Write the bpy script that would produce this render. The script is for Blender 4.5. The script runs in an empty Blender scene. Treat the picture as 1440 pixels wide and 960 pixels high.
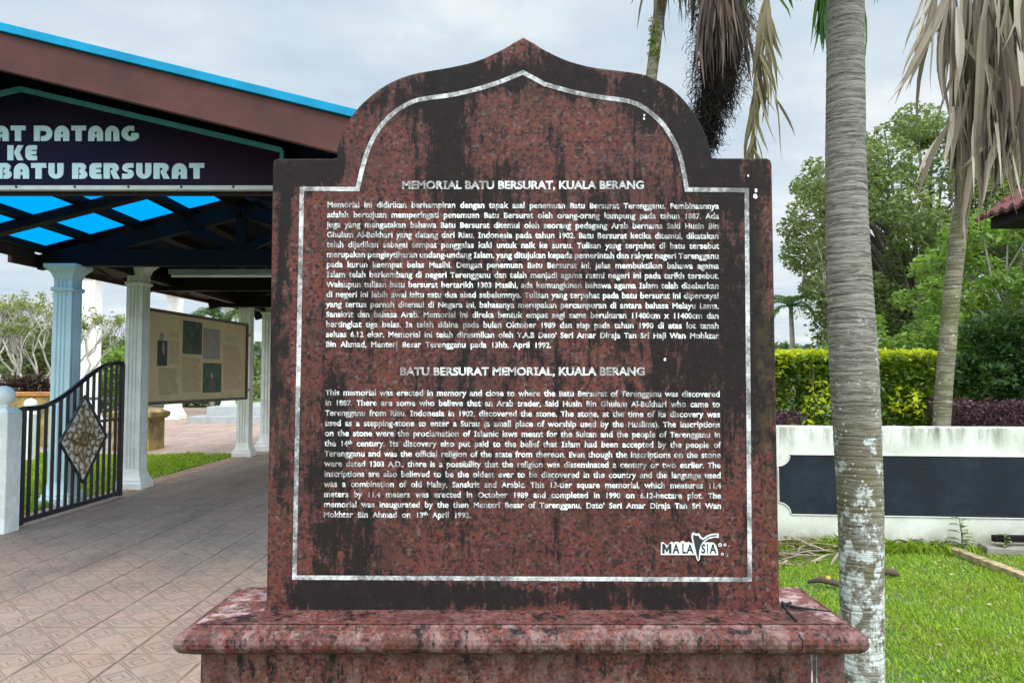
import bpy, bmesh, math, random
import numpy as np
from mathutils import Vector, Matrix, noise as mnoise
random.seed(7); RNG = np.random.default_rng(11)
SC = bpy.context.scene
COL = SC.collection
R = math.radians

# ------------------------------------------------------------------ camera, sky, sun, exposure
FPX, CX, CY, EYE = 1080.0, 720.0, 480.0, 1.5
PITCH = math.atan(53.0/FPX)
cam = bpy.data.cameras.new('camera'); cam_o = bpy.data.objects.new('camera', cam); COL.objects.link(cam_o)
cam.sensor_fit = 'HORIZONTAL'; cam.sensor_width = 36.0; cam.lens = FPX/1440*36
cam.clip_start = 0.05; cam.clip_end = 2000
cam_o.location = (0, 0, EYE); cam_o.rotation_euler = (R(90)+PITCH, 0, 0)
SC.camera = cam_o
SC.view_settings.view_transform = 'Standard'; SC.view_settings.look = 'None'
SC.view_settings.exposure = 0.28; SC.view_settings.gamma = 1.0; SC.view_settings.use_curve_mapping = False
SUN_EL, SUN_AZ = R(56), R(155)          # azimuth from +Y towards +X
sun = bpy.data.lights.new('sun', 'SUN'); sun_o = bpy.data.objects.new('sun', sun); COL.objects.link(sun_o)
sun.energy = 1.1; sun.angle = R(16); sun.color = (1.0, 0.95, 0.87)
sd = Vector((math.sin(SUN_AZ)*math.cos(SUN_EL), math.cos(SUN_AZ)*math.cos(SUN_EL), math.sin(SUN_EL)))
sun_o.rotation_euler = sd.to_track_quat('Z', 'Y').to_euler()
W = bpy.data.worlds.new('World'); SC.world = W; W.use_nodes = True
nt = W.node_tree; nt.nodes.clear()
def wn(t, **k):
    n = nt.nodes.new(t)
    for a, b in k.items(): setattr(n, a, b)
    return n
sky = wn('ShaderNodeTexSky'); sky.sky_type = 'NISHITA'; sky.sun_disc = False
sky.sun_elevation = SUN_EL; sky.sun_rotation = SUN_AZ
bg1 = wn('ShaderNodeBackground'); bg1.inputs[1].default_value = 0.10; nt.links.new(sky.outputs[0], bg1.inputs[0])
tc = wn('ShaderNodeTexCoord')
sep = wn('ShaderNodeSeparateXYZ'); nt.links.new(tc.outputs['Generated'], sep.inputs[0])
zz = wn('ShaderNodeMath', operation='MAXIMUM'); nt.links.new(sep.outputs[2], zz.inputs[0]); zz.inputs[1].default_value = 0.0
za = wn('ShaderNodeMath', operation='ADD'); nt.links.new(zz.outputs[0], za.inputs[0]); za.inputs[1].default_value = 0.12
dx = wn('ShaderNodeMath', operation='DIVIDE'); nt.links.new(sep.outputs[0], dx.inputs[0]); nt.links.new(za.outputs[0], dx.inputs[1])
dy = wn('ShaderNodeMath', operation='DIVIDE'); nt.links.new(sep.outputs[1], dy.inputs[0]); nt.links.new(za.outputs[0], dy.inputs[1])
cmb = wn('ShaderNodeCombineXYZ'); nt.links.new(dx.outputs[0], cmb.inputs[0]); nt.links.new(dy.outputs[0], cmb.inputs[1])
cn = wn('ShaderNodeTexNoise'); cn.inputs['Scale'].default_value = 1.15; cn.inputs['Detail'].default_value = 7; cn.inputs['Roughness'].default_value = 0.55
nt.links.new(cmb.outputs[0], cn.inputs['Vector'])
cr = wn('ShaderNodeValToRGB'); e = cr.color_ramp.elements
e[0].position = 0.36; e[0].color = (0.56, 0.68, 0.80, 1)
e[1].position = 0.64; e[1].color = (0.98, 1.0, 1.0, 1)
m_ = cr.color_ramp.elements.new(0.50); m_.color = (0.69, 0.79, 0.86, 1)
nt.links.new(cn.outputs[0], cr.inputs[0])
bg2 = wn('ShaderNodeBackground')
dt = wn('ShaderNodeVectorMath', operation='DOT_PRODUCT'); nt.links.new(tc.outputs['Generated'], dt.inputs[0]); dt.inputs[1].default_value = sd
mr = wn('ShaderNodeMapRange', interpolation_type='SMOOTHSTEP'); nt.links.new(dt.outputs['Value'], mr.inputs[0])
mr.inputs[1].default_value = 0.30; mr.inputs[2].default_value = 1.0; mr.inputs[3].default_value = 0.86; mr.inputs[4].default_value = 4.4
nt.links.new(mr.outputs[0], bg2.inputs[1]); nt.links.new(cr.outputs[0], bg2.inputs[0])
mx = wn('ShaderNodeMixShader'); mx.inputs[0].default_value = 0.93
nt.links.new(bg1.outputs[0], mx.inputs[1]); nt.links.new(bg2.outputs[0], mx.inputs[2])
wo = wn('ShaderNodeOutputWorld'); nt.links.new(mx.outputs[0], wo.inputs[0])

# ------------------------------------------------------------------ helpers
cp, sp_ = math.cos(PITCH), math.sin(PITCH)
def at(px, py, Y):
    u = (px-CX)/FPX; v = (CY-py)/FPX
    s = Y/(cp - v*sp_)
    return Vector((u*s, Y, EYE + (sp_ + v*cp)*s))
def ground(px, py, z=0.0):
    u = (px-CX)/FPX; v = (CY-py)/FPX
    s = (z-EYE)/(sp_ + v*cp)
    return Vector((u*s, (cp - v*sp_)*s, z))

class MB:
    def __init__(s): s.v = []; s.f = []
    def add(s, vs, fs):
        b = len(s.v); s.v += [tuple(p) for p in vs]; s.f += [tuple(b+i for i in f) for f in fs]; return s
    def box(s, x0, x1, y0, y1, z0, z1):
        v = [(x0,y0,z0),(x1,y0,z0),(x1,y1,z0),(x0,y1,z0),(x0,y0,z1),(x1,y0,z1),(x1,y1,z1),(x0,y1,z1)]
        return s.add(v, [(3,2,1,0),(4,5,6,7),(0,1,5,4),(1,2,6,5),(2,3,7,6),(3,0,4,7)])
    def bar(s, p, q, w, h, up=(0,0,1)):
        p, q = Vector(p), Vector(q); d = (q-p).normalized(); up = Vector(up)
        if abs(d.dot(up)) > 0.97: up = Vector((0,1,0))
        a = d.cross(up).normalized()*(w/2); b = a.normalized().cross(d).normalized()*(h/2)
        v = [p-a-b,p+a-b,p+a+b,p-a+b,q-a-b,q+a-b,q+a+b,q-a+b]
        return s.add(v, [(3,2,1,0),(4,5,6,7),(0,1,5,4),(1,2,6,5),(2,3,7,6),(3,0,4,7)])
    def tube(s, pts, rad, n=8, cap=True):
        pts = [Vector(p) for p in pts]
        if not hasattr(rad, '__len__'): rad = [rad]*len(pts)
        vs, fs = [], []; ref = Vector((0.31,0.9,0.2))
        for i, p in enumerate(pts):
            d = (pts[min(i+1,len(pts)-1)]-pts[max(i-1,0)]).normalized()
            a = d.cross(ref)
            if a.length < 1e-3: a = d.cross(Vector((1,0,0)))
            a.normalize(); b = d.cross(a)
            for k in range(n):
                t = 2*math.pi*k/n; vs.append(p + (a*math.cos(t)+b*math.sin(t))*rad[i])
        for i in range(len(pts)-1):
            for k in range(n):
                fs.append((i*n+k, i*n+(k+1)%n, (i+1)*n+(k+1)%n, (i+1)*n+k))
        if cap: fs += [tuple(range(n-1,-1,-1)), tuple((len(pts)-1)*n+k for k in range(n))]
        return s.add(vs, fs)
    def rings(s, loops, cap=True):
        n = len(loops[0]); vs = [p for l in loops for p in l]; fs = []
        for i in range(len(loops)-1):
            for k in range(n): fs.append((i*n+k, i*n+(k+1)%n, (i+1)*n+(k+1)%n, (i+1)*n+k))
        if cap: fs += [tuple(range(n-1,-1,-1)), tuple((len(loops)-1)*n+k for k in range(n))]
        return s.add(vs, fs)
    def lathe(s, x, y, prof, n=24):
        return s.rings([[(x+r*math.cos(2*math.pi*k/n), y+r*math.sin(2*math.pi*k/n), z) for k in range(n)] for r, z in prof])
    def prism(s, outline, d):
        """outline: list of 3-D points (counter-clockwise seen from -d); d: extrusion vector"""
        n = len(outline); o = [Vector(p) for p in outline]; d = Vector(d)
        return s.add(o+[p+d for p in o], [tuple(range(n)), tuple(range(2*n-1,n-1,-1))]+[(k,n+k,n+(k+1)%n,(k+1)%n) for k in range(n)])
    def strip(s, pts, w, side):
        pts = [Vector(p) for p in pts]; vs = []; fs = []
        if not hasattr(w, '__len__'): w = [w]*len(pts)
        for p, ww in zip(pts, w): vs += [p-Vector(side)*ww/2, p+Vector(side)*ww/2]
        for i in range(len(pts)-1): fs.append((2*i,2*i+1,2*i+3,2*i+2))
        return s.add(vs, fs)
    def build(s, name, mat, parent=None, smooth=False, bevel=0.0, seg=2, fix=False):
        me = bpy.data.meshes.new(name); off = wloc(parent)
        me.from_pydata([(a-off[0], b-off[1], c-off[2]) for a, b, c in s.v], [], s.f); me.update()
        if fix or bevel:
            bm = bmesh.new(); bm.from_mesh(me); bmesh.ops.recalc_face_normals(bm, faces=bm.faces); bm.to_mesh(me); bm.free()
        if smooth: me.shade_smooth()
        o = bpy.data.objects.new(name, me); COL.objects.link(o); me.materials.append(mat)
        if parent: o.parent = parent
        if bevel:
            m = o.modifiers.new('bevel', 'BEVEL'); m.width = bevel; m.segments = seg; m.limit_method = 'ANGLE'
        return o
def wloc(o):
    p = Vector((0,0,0))
    while o is not None: p = p + o.location; o = o.parent
    return p
def raw(name, verts, faces4, mat, parent=None, smooth=False):
    """numpy verts (N,3), faces (M,k)"""
    off = wloc(parent); me = bpy.data.meshes.new(name)
    v = np.asarray(verts, np.float32) - np.array(off, np.float32); f = np.asarray(faces4, np.int32)
    M, k = f.shape
    me.vertices.add(len(v)); me.vertices.foreach_set('co', v.ravel())
    me.loops.add(M*k); me.loops.foreach_set('vertex_index', f.ravel())
    me.polygons.add(M); me.polygons.foreach_set('loop_start', np.arange(0, M*k, k, dtype=np.int32))
    me.update(calc_edges=True); me.validate()
    if smooth: me.shade_smooth()
    o = bpy.data.objects.new(name, me); COL.objects.link(o); me.materials.append(mat)
    if parent: o.parent = parent
    return o
def thing(name, label, cat, loc=(0,0,0), group=None):
    o = bpy.data.objects.new(name, None); COL.objects.link(o); o.location = loc; o.empty_display_size = 0.1
    return tag(o, label, cat, group)
def tag(o, label, cat, group=None, kind=None):
    if label: o['label'] = label
    if cat: o['category'] = cat
    if group: o['group'] = group
    if kind: o['kind'] = kind
    return o
def struct(o): o['kind'] = 'structure'; return o
def copy_tree(o, parent=None):
    c = o.copy(); COL.objects.link(c); c.parent = parent
    for ch in o.children: copy_tree(ch, c)
    return c

# ------------------------------------------------------------------ materials
class N:
    def __init__(s, name):
        s.m = bpy.data.materials.new(name); s.m.use_nodes = True; s.t = s.m.node_tree
        s.b = s.t.nodes['Principled BSDF']; s.out = s.t.nodes['Material Output']
        s.obj = s.n('ShaderNodeTexCoord').outputs['Object']
    def n(s, t, **k):
        x = s.t.nodes.new(t)
        for a, b in k.items(): setattr(x, a, b)
        return x
    def l(s, a, b): s.t.links.new(a, b)
    def val(s, sock, v):
        if hasattr(v, 'is_linked') or isinstance(v, bpy.types.NodeSocket): s.l(v, sock)
        elif isinstance(v, (tuple, list)) and len(v) == 3 and sock.type == 'RGBA': sock.default_value = (*v, 1)
        else: sock.default_value = v
    def math(s, op, a, b=0.0, c=None, clamp=False):
        x = s.n('ShaderNodeMath', operation=op); x.use_clamp = clamp
        s.val(x.inputs[0], a); s.val(x.inputs[1], b)
        if c is not None: s.val(x.inputs[2], c)
        return x.outputs[0]
    def scale(s, vec, sc):
        x = s.n('ShaderNodeVectorMath', operation='MULTIPLY'); s.l(vec, x.inputs[0]); x.inputs[1].default_value = sc; return x.outputs[0]
    def noise(s, scale, detail=4, rough=0.6, vec=None, out=0, dist=0.0):
        x = s.n('ShaderNodeTexNoise'); x.inputs['Scale'].default_value = scale; x.inputs['Detail'].default_value = detail
        x.inputs['Roughness'].default_value = rough; x.inputs['Distortion'].default_value = dist
        s.l(vec or s.obj, x.inputs['Vector']); return x.outputs[out]
    def voro(s, scale, vec=None, out='Color', rnd=1.0):
        x = s.n('ShaderNodeTexVoronoi'); x.inputs['Scale'].default_value = scale; x.inputs['Randomness'].default_value = rnd
        s.l(vec or s.obj, x.inputs['Vector']); return x.outputs[out]
    def ramp(s, fac, stops, const=False):
        x = s.n('ShaderNodeValToRGB'); cr = x.color_ramp
        if const: cr.interpolation = 'CONSTANT'
        while len(cr.elements) < len(stops): cr.elements.new(0.5)
        for el, (p, c) in zip(cr.elements, stops):
            el.position = p; el.color = (c, c, c, 1) if not isinstance(c, tuple) else (*c, 1)
        s.l(fac, x.inputs[0]); return x.outputs[0]
    def mix(s, fac, a, b, mode='MIX'):
        x = s.n('ShaderNodeMix', data_type='RGBA', blend_type=mode)
        s.val(x.inputs[0], fac); s.val(x.inputs[6], a); s.val(x.inputs[7], b); return x.outputs[2]
    def sstep(s, v, a, b, lo=0.0, hi=1.0):
        x = s.n('ShaderNodeMapRange', interpolation_type='SMOOTHSTEP'); s.l(v, x.inputs[0])
        x.inputs[1].default_value = a; x.inputs[2].default_value = b; x.inputs[3].default_value = lo; x.inputs[4].default_value = hi; return x.outputs[0]
    def xyz(s, vec=None):
        x = s.n('ShaderNodeSeparateXYZ'); s.l(vec or s.obj, x.inputs[0]); return x.outputs
    def bump(s, h, strength=0.3, dist=0.01):
        x = s.n('ShaderNodeBump'); x.inputs['Strength'].default_value = strength; x.inputs['Distance'].default_value = dist
        s.l(h, x.inputs['Height']); s.l(x.outputs[0], s.b.inputs['Normal'])
    def col(s, c): s.val(s.b.inputs['Base Color'], c); return s
    def rough(s, r): s.val(s.b.inputs['Roughness'], r); return s
    def blob(s, x, z, rx, rz, ycol=None):
        a = s.n('ShaderNodeVectorMath', operation='SUBTRACT'); s.l(s.obj, a.inputs[0]); a.inputs[1].default_value = (x, 0, z)
        b = s.n('ShaderNodeVectorMath', operation='MULTIPLY'); s.l(a.outputs[0], b.inputs[0]); b.inputs[1].default_value = (1/rx, 0, 1/rz)
        c = s.n('ShaderNodeVectorMath', operation='LENGTH'); s.l(b.outputs[0], c.inputs[0])
        return s.sstep(c.outputs['Value'], 0.25, 1.25, 1.0, 0.0)

def simple(name, c, rough=0.6, var=0.25, scale=6, c2=None, bump=0.0, bscale=60, metal=0.0, spec=None):
    k = N(name)
    c2 = c2 or tuple(x*(1-var) for x in c)
    k.col(k.mix(k.sstep(k.noise(scale, 6, 0.65), 0.35, 0.68), c2, c)).rough(rough)
    k.b.inputs['Metallic'].default_value = metal
    if spec is not None: k.b.inputs['Specular IOR Level'].default_value = spec
    if bump: k.bump(k.noise(bscale, 5), bump, 0.01)
    return k.m

YS = 2.30          # the face of the memorial slab
ROOT_ST = Vector((0.03, 2.36, 0))
def sl(px, py): 
    p = at(px, py, YS) - ROOT_ST; return p.x, p.z
def granite(name, blobs=(), base=1.0, stain_bias=0.0, streak=(9, 9, 2.2), pale=0.0, green=()):
    k = N(name)
    dn = k.n('ShaderNodeVectorMath', operation='MULTIPLY_ADD'); k.l(k.noise(70, 3, 0.6, out=1), dn.inputs[0]); dn.inputs[1].default_value = (0.016,)*3; k.l(k.obj, dn.inputs[2])
    dv = dn.outputs[0]
    c1 = k.voro(125, dv); g = k.n('ShaderNodeSeparateColor'); k.l(c1, g.inputs[0])
    wob = k.noise(75, 5, 0.75)
    f = k.math('ADD', k.math('MULTIPLY', g.outputs[0], 0.50), k.math('MULTIPLY', wob, 0.55))
    b = base
    red = k.ramp(f, [(0.20,(0.020*b,0.017*b,0.018*b)),(0.32,(0.085*b,0.034*b,0.031*b)),(0.46,(0.20*b,0.058*b,0.044*b)),
                     (0.60,(0.27*b,0.082*b,0.058*b)),(0.70,(0.15*b,0.054*b,0.047*b)),(0.80,(0.25*b,0.165*b,0.155*b))])
    v2 = k.voro(74, dv); g2 = k.n('ShaderNodeSeparateColor'); k.l(v2, g2.inputs[0]); d2 = k.voro(74, dv, out='Distance')
    spec = k.math('MULTIPLY', k.sstep(g2.outputs[1], 0.86, 0.90), k.sstep(d2, 0.55, 0.20))
    red = k.mix(k.math('MULTIPLY', spec, 0.6), red, (0.30*b,0.24*b,0.24*b))
    spec2 = k.math('MULTIPLY', k.sstep(g2.outputs[2], 0.68, 0.74), k.sstep(d2, 0.55, 0.30))
    red = k.mix(k.math('MULTIPLY', spec2, 0.85), red, (0.015,0.014,0.016))
    red = k.mix(k.sstep(k.noise(5, 5, 0.7), 0.38, 0.68, 0.0, 0.55), red, (0.085*b,0.042*b,0.040*b))
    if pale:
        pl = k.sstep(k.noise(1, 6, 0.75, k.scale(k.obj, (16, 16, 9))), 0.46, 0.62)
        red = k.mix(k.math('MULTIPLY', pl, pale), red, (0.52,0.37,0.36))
    st = k.math('ADD', k.math('MULTIPLY', k.noise(1, 7, 0.72, k.scale(k.obj, streak)), 1.7),
                k.math('MULTIPLY', k.noise(22, 5, 0.75), 0.7))
    st = k.math('ADD', st, stain_bias - 0.20)
    for (x, z, rx, rz, a) in blobs:
        st = k.math('ADD', st, k.math('MULTIPLY', k.blob(x, z, rx, rz), a))
    st = k.math('ADD', st, k.math('MULTIPLY', k.sstep(k.noise(1, 5, 0.6, k.scale(k.obj, (34, 34, 2.6))), 0.42, 0.72), 0.22))
    cov = k.sstep(st, 0.88, 1.60)
    grain = k.math('ADD', k.math('MULTIPLY', k.noise(95, 5, 0.8, dv), 1.0), k.math('MULTIPLY', k.noise(1, 5, 0.75, k.scale(k.obj, (85, 85, 24))), 0.8))
    mask = k.sstep(k.math('ADD', k.math('MULTIPLY', cov, 1.25), k.math('MULTIPLY', k.math('SUBTRACT', grain, 0.9), 1.5)), 0.50, 0.88)
    soft = k.math('MULTIPLY', cov, 0.66)
    c = k.mix(soft, red, (0.034,0.024,0.023))
    c = k.mix(k.math('MULTIPLY', mask, 0.90), c, k.mix(k.noise(30, 4, 0.7), (0.005,0.005,0.006), (0.020,0.016,0.015)))
    crest = k.math('MULTIPLY', k.math('MULTIPLY', cov, k.sstep(k.noise(60, 5, 0.8), 0.60, 0.68)), 0.35)
    c = k.mix(crest, c, (0.10,0.085,0.08))
    for (x, z, rx, rz, a) in green:
        gm = k.math('MULTIPLY', k.blob(x, z, rx, rz), k.math('MULTIPLY', k.sstep(k.noise(14, 5, 0.7), 0.42, 0.62), a))
        c = k.mix(gm, c, (0.085, 0.06, 0.03))
    k.col(c)
    k.rough(k.math('ADD', k.math('MULTIPLY', mask, 0.25), k.math('ADD', 0.34, k.math('MULTIPLY', k.noise(20, 4), 0.22))))
    k.b.inputs['Specular IOR Level'].default_value = 0.12
    k.bump(k.math('ADD', k.math('MULTIPLY', wob, 0.4), mask), 0.12, 0.004)
    return k.m
def B(px, py, wx, wy, a):
    x, z = sl(px, py); s = YS/FPX
    return (x, z, wx*s*1.15, wy*s*1.25, a*0.78)
slab_blobs = [B(622,190,66,95,.42), B(640,270,60,40,.12), B(560,138,70,30,.42), B(640,112,60,24,.42), B(700,100,44,28,.30), B(790,108,55,30,.40),
              B(862,122,70,24,.38), B(930,155,52,42,.32), B(976,205,30,60,.30), B(505,175,30,60,.12), B(432,242,55,30,.52), B(470,225,16,40,.4),
              B(398,300,18,90,.30), B(396,560,18,220,.16), B(436,560,18,200,.10), B(1040,250,56,44,.34), B(1025,410,60,200,.22), B(1065,420,16,260,.30),
              B(960,200,60,120,.16), B(870,300,120,90,.14), B(475,838,70,26,.60), B(600,838,100,22,.34), B(530,835,90,26,.3), B(690,840,70,20,.30), B(870,838,80,22,.40),
              B(965,838,60,22,.40), B(780,838,60,16,.22), B(466,610,26,70,.30), B(458,775,20,60,.26), B(690,340,60,110,.15), B(700,620,220,60,-.03), B(985,560,50,110,.18),
              B(900,440,170,260,.20), B(650,360,110,150,.12), B(520,700,120,80,.12), B(395,440,18,240,.14), B(720,190,40,60,-.16), B(560,240,40,60,-.10), B(1000,760,60,40,.10), B(560,480,60,20,.1), B(600,520,50,20,.2)]
M = {}
M['slab'] = granite('weathered_red_granite', slab_blobs, 0.60, 0.03, green=[B(1076,560,14,260,.7), B(396,640,14,140,.4)])
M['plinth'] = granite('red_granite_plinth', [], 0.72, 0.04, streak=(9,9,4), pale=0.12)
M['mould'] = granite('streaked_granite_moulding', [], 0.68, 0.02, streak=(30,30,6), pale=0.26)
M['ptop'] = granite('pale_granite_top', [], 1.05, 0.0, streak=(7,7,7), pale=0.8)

k = N('worn_white_inscription')
wr = k.sstep(k.math('ADD', k.noise(1, 5, 0.75, k.scale(k.obj, (60,60,60))), k.math('MULTIPLY', k.noise(7, 4), 0.8)), 0.70, 1.06, 1.0, 0.14)
k.col(k.mix(wr, (0.10,0.075,0.072), k.mix(k.noise(70, 3), (0.75,0.75,0.74), (0.95,0.95,0.94)))).rough(0.7); M['letter'] = k.m
k = N('worn_white_line')
wr = k.sstep(k.math('ADD', k.noise(1, 6, 0.8, k.scale(k.obj, (90,90,90))), k.math('MULTIPLY', k.noise(9, 4), 0.9)), 0.74, 1.12, 1.0, 0.10)
k.col(k.mix(wr, (0.06,0.05,0.05), (0.66,0.65,0.64))).rough(0.7); M['line'] = k.m
M['emblem_white'] = simple('emblem_white', (0.82,0.82,0.80), 0.6, 0.2, 40)
M['emblem_dark'] = simple('emblem_dark', (0.02,0.02,0.025), 0.5, 0.2, 30)

# ------------------------------------------------------------------ ground, path, plaza
def sheet(name, x0, x1, y0, y1, z, mat, nx=1, ny=1):
    mb = MB(); vs = []; fs = []
    for j in range(ny+1):
        for i in range(nx+1): vs.append((x0+(x1-x0)*i/nx, y0+(y1-y0)*j/ny, z))
    for j in range(ny):
        for i in range(nx): a = j*(nx+1)+i; fs.append((a, a+1, a+nx+2, a+nx+1))
    return struct(mb.add(vs, fs).build(name, mat))
k = N('lawn_soil')
k.col(k.mix(k.sstep(k.noise(0.9, 6, 0.7), 0.3, 0.7), (0.045,0.085,0.018), (0.085,0.15,0.028))).rough(0.95)
k.bump(k.noise(40, 5), 0.5, 0.02); M['soil'] = k.m
sheet('ground', -300, 300, -60, 600, 0.0, M['soil'])

def paving(name, sx, sy, ox, oy, ca, cb, cc, diamond=True):
    k = N(name); X = k.xyz()
    wobx = k.math('ADD', X[0], k.math('MULTIPLY', k.math('SUBTRACT', k.noise(3, 5, 0.7), 0.5), 0.022))
    cell = k.n('ShaderNodeCombineXYZ'); k.l(k.math('FLOOR', k.math('DIVIDE', k.math('SUBTRACT', X[0], ox), sx)), cell.inputs[0]); k.l(k.math('FLOOR', k.math('DIVIDE', k.math('SUBTRACT', X[1], oy), sy)), cell.inputs[1])
    wh = k.n('ShaderNodeTexWhiteNoise'); k.l(cell.outputs[0], wh.inputs[0])
    u = k.math('FRACT', k.math('DIVIDE', k.math('SUBTRACT', wobx, ox), sx)); v = k.math('FRACT', k.math('DIVIDE', k.math('SUBTRACT', X[1], oy), sy))
    du = k.math('ABSOLUTE', k.math('SUBTRACT', u, 0.5)); dv = k.math('ABSOLUTE', k.math('SUBTRACT', v, 0.5))
    gl = k.sstep(du, 0.470, 0.490); gt = k.math('MULTIPLY', k.sstep(dv, 0.476, 0.492), 0.7)
    g = k.math('MAXIMUM', gl, gt)
    if diamond:
        u2 = k.math('FRACT', k.math('MULTIPLY', u, 2.0)); v2 = k.math('FRACT', k.math('MULTIPLY', v, 2.0))
        s = k.math('ADD', k.math('ABSOLUTE', k.math('SUBTRACT', u2, 0.5)), k.math('ABSOLUTE', k.math('SUBTRACT', v2, 0.5)))
        def band(c, w): return k.sstep(k.math('ABSOLUTE', k.math('SUBTRACT', s, c)), w*1.5, w*0.6)
        d = k.math('MAXIMUM', band(0.50, 0.026), k.math('MAXIMUM', band(0.40, 0.024), band(0.20, 0.03)))
        # the diagonal corners carry their own small squares
        g = k.math('MAXIMUM', g, k.math('MULTIPLY', d, 0.62))
    wear = k.sstep(k.noise(2.6, 7, 0.75), 0.32, 0.60)
    g = k.math('MULTIPLY', g, k.math('ADD', 0.35, k.math('MULTIPLY', wear, 0.65)))
    base = k.mix(k.sstep(k.noise(0.75, 6, 0.6), 0.38, 0.62), ca, cb)
    base = k.mix(k.sstep(k.noise(2.2, 6, 0.7), 0.45, 0.75), base, cc)
    base = k.mix(k.math('MULTIPLY', wh.outputs[0], 0.30), base, (0.22,0.155,0.12))
    base = k.mix(k.sstep(k.noise(30, 6, 0.75), 0.40, 0.78, 0.0, 0.55), base, (0.20,0.155,0.13))
    base = k.mix(k.sstep(k.noise(1, 6, 0.75, k.scale(k.obj, (2.4,0.7,1))), 0.46, 0.68, 0.0, 0.6), base, (0.13,0.105,0.09))
    k.col(k.mix(k.math('MULTIPLY', g, 0.85), base, (0.075,0.055,0.045)))
    k.rough(k.math('ADD', 0.55, k.math('MULTIPLY', k.noise(9, 4), 0.3)))
    k.bump(k.math('SUBTRACT', k.math('MULTIPLY', k.noise(60, 5), 0.25), g), 0.55, 0.008)
    return k.m
M['path'] = paving('stamped_path_tiles', 0.44, 0.45, -2.53, 3.81, (0.335,0.245,0.182), (0.36,0.228,0.17), (0.30,0.24,0.19))
M['plaza'] = paving('red_plaza_tiles', 0.6, 0.6, 0, 0, (0.42,0.27,0.21), (0.46,0.32,0.27), (0.38,0.27,0.23), False)
M['edge'] = simple('orange_edge_tiles', (0.46,0.27,0.18), 0.8, 0.35, 5, bump=0.3)
PXL, PXR = -5.08, -1.21
sheet('path', PXL, PXR, -6, 15.2, 0.008, M['path'], 1, 1)
struct(MB().box(PXL-0.30, PXL-0.004, 8.2, 15.2, -0.05, 0.012).build('path_edging', M['edge'], bevel=0.006))
sheet('plaza', -40, 6.0, 15.25, 42, 0.006, M['plaza'])

# ------------------------------------------------------------------ memorial stone
def smooth_path(pts, n=6):
    out = []
    P = [Vector(p) for p in pts]
    for i in range(len(P)-1):
        p0 = P[max(i-1,0)]; p1 = P[i]; p2 = P[i+1]; p3 = P[min(i+2,len(P)-1)]
        for j in range(n):
            t = j/n; t2 = t*t; t3 = t2*t
            out.append(0.5*((2*p1)+(-p0+p2)*t+(2*p0-5*p1+4*p2-p3)*t2+(-p0+3*p1-3*p2+p3)*t3))
    out.append(P[-1]); return out
stone = thing('memorial_stone', 'large red granite memorial slab with carved white inscriptions on a moulded plinth', 'memorial stone', ROOT_ST)
topL = [(473.5,221),(474,209),(479,193),(486,176.5),(496,160),(510,144),(532,125.5),(556,112),(580,103.5),(604,98.8),(640,92.5),(673,84),(707,68.5),(721,60)]
topR = [(752,60.5),(766,69.5),(797,84),(832,93.5),(870,98.5),(905,104),(930,114.5),(952,129.5),(974,154.5),(990,182),(998.5,206),(1001.5,221)]
a = [(p[0], p[1], 0) for p in topL]; b = [(p[0], p[1], 0) for p in topR]
outline = [(374,857),(383,231),(384.6,225),(390,222.6),(466,222.6)] + [(p.x,p.y) for p in smooth_path(a,5)] + [(736,52)] + [(p.x,p.y) for p in smooth_path(b,5)] + [(1010,222),(1079,222),(1084,224.5),(1086,231),(1097,857)]
face = [at(px, py, YS) for px, py in outline]
# slab body: rounded front arris
def slab_loop(y, inset):
    c = []
    n = len(face)
    for i, p in enumerate(face):
        q0, q1 = face[(i-1) % n], face[(i+1) % n]
        d = (q1-q0); nrm = Vector((-d.z, 0, d.x)).normalized()      # outward guess
        c.append(Vector((p.x, y, p.z)) - nrm*inset if i not in (0, n-1) else Vector((p.x+(inset if i == 0 else -inset), y, p.z)))
    return c
mb = MB(); mb.rings([slab_loop(YS, 0.006), slab_loop(YS+0.002, 0.002), slab_loop(YS+0.007, 0), slab_loop(YS+0.113, 0), slab_loop(YS+0.12, 0.006)])
slab = mb.build('slab', M['slab'], stone, fix=True)
slab['label'] = 'dark stained granite slab with an ogee arched top'
# engraved white border line
F_ = YS-0.0012
fl = [(502.8,266),(510,235),(519,207),(533,181),(554,158.5),(579.6,143.5),(603,138),(635.4,133.5),(672.7,125),(705,114.7)]
fr = [(766,118.5),(812,131),(849.5,137.5),(882,142),(905,151.5),(928.6,171),(942.6,190),(954,213),(961,239.5),(965.8,266.5)]
fl = [(p.x,p.y) for p in smooth_path([(x,y,0) for x,y in fl],5)]; fr = [(p.x,p.y) for p in smooth_path([(x,y,0) for x,y in fr],5)]
poly = [(414,811.5),(424.5,265.5)] + fl + [(735.5,102)] + fr + [(1050,267.5),(1054.5,814.5)]
def closed_band(pp, w, Y):
    n = len(pp); vs = []; fs = []
    for i in range(n):
        p = Vector(pp[i]); q0 = Vector(pp[i-1]); q1 = Vector(pp[(i+1) % n])
        d0 = (p-q0).normalized(); d1 = (q1-p).normalized(); n0 = Vector((-d0.y,d0.x)); n1 = Vector((-d1.y,d1.x))
        m = (n0+n1); m = m/max(0.5, m.length_squared/2)*1.0
        for sgn in (-1, 1):
            q = p + m*sgn*w/2/1.0*(1 if True else 0)
            vs.append(at(q.x, q.y, Y))
    for i in range(n):
        j = (i+1) % n; fs.append((2*i, 2*i+1, 2*j+1, 2*j))
    return vs, fs
MB().add(*closed_band([Vector(p) for p in poly], 6.2, F_)).build('border_line', M['line'], slab)

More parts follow.
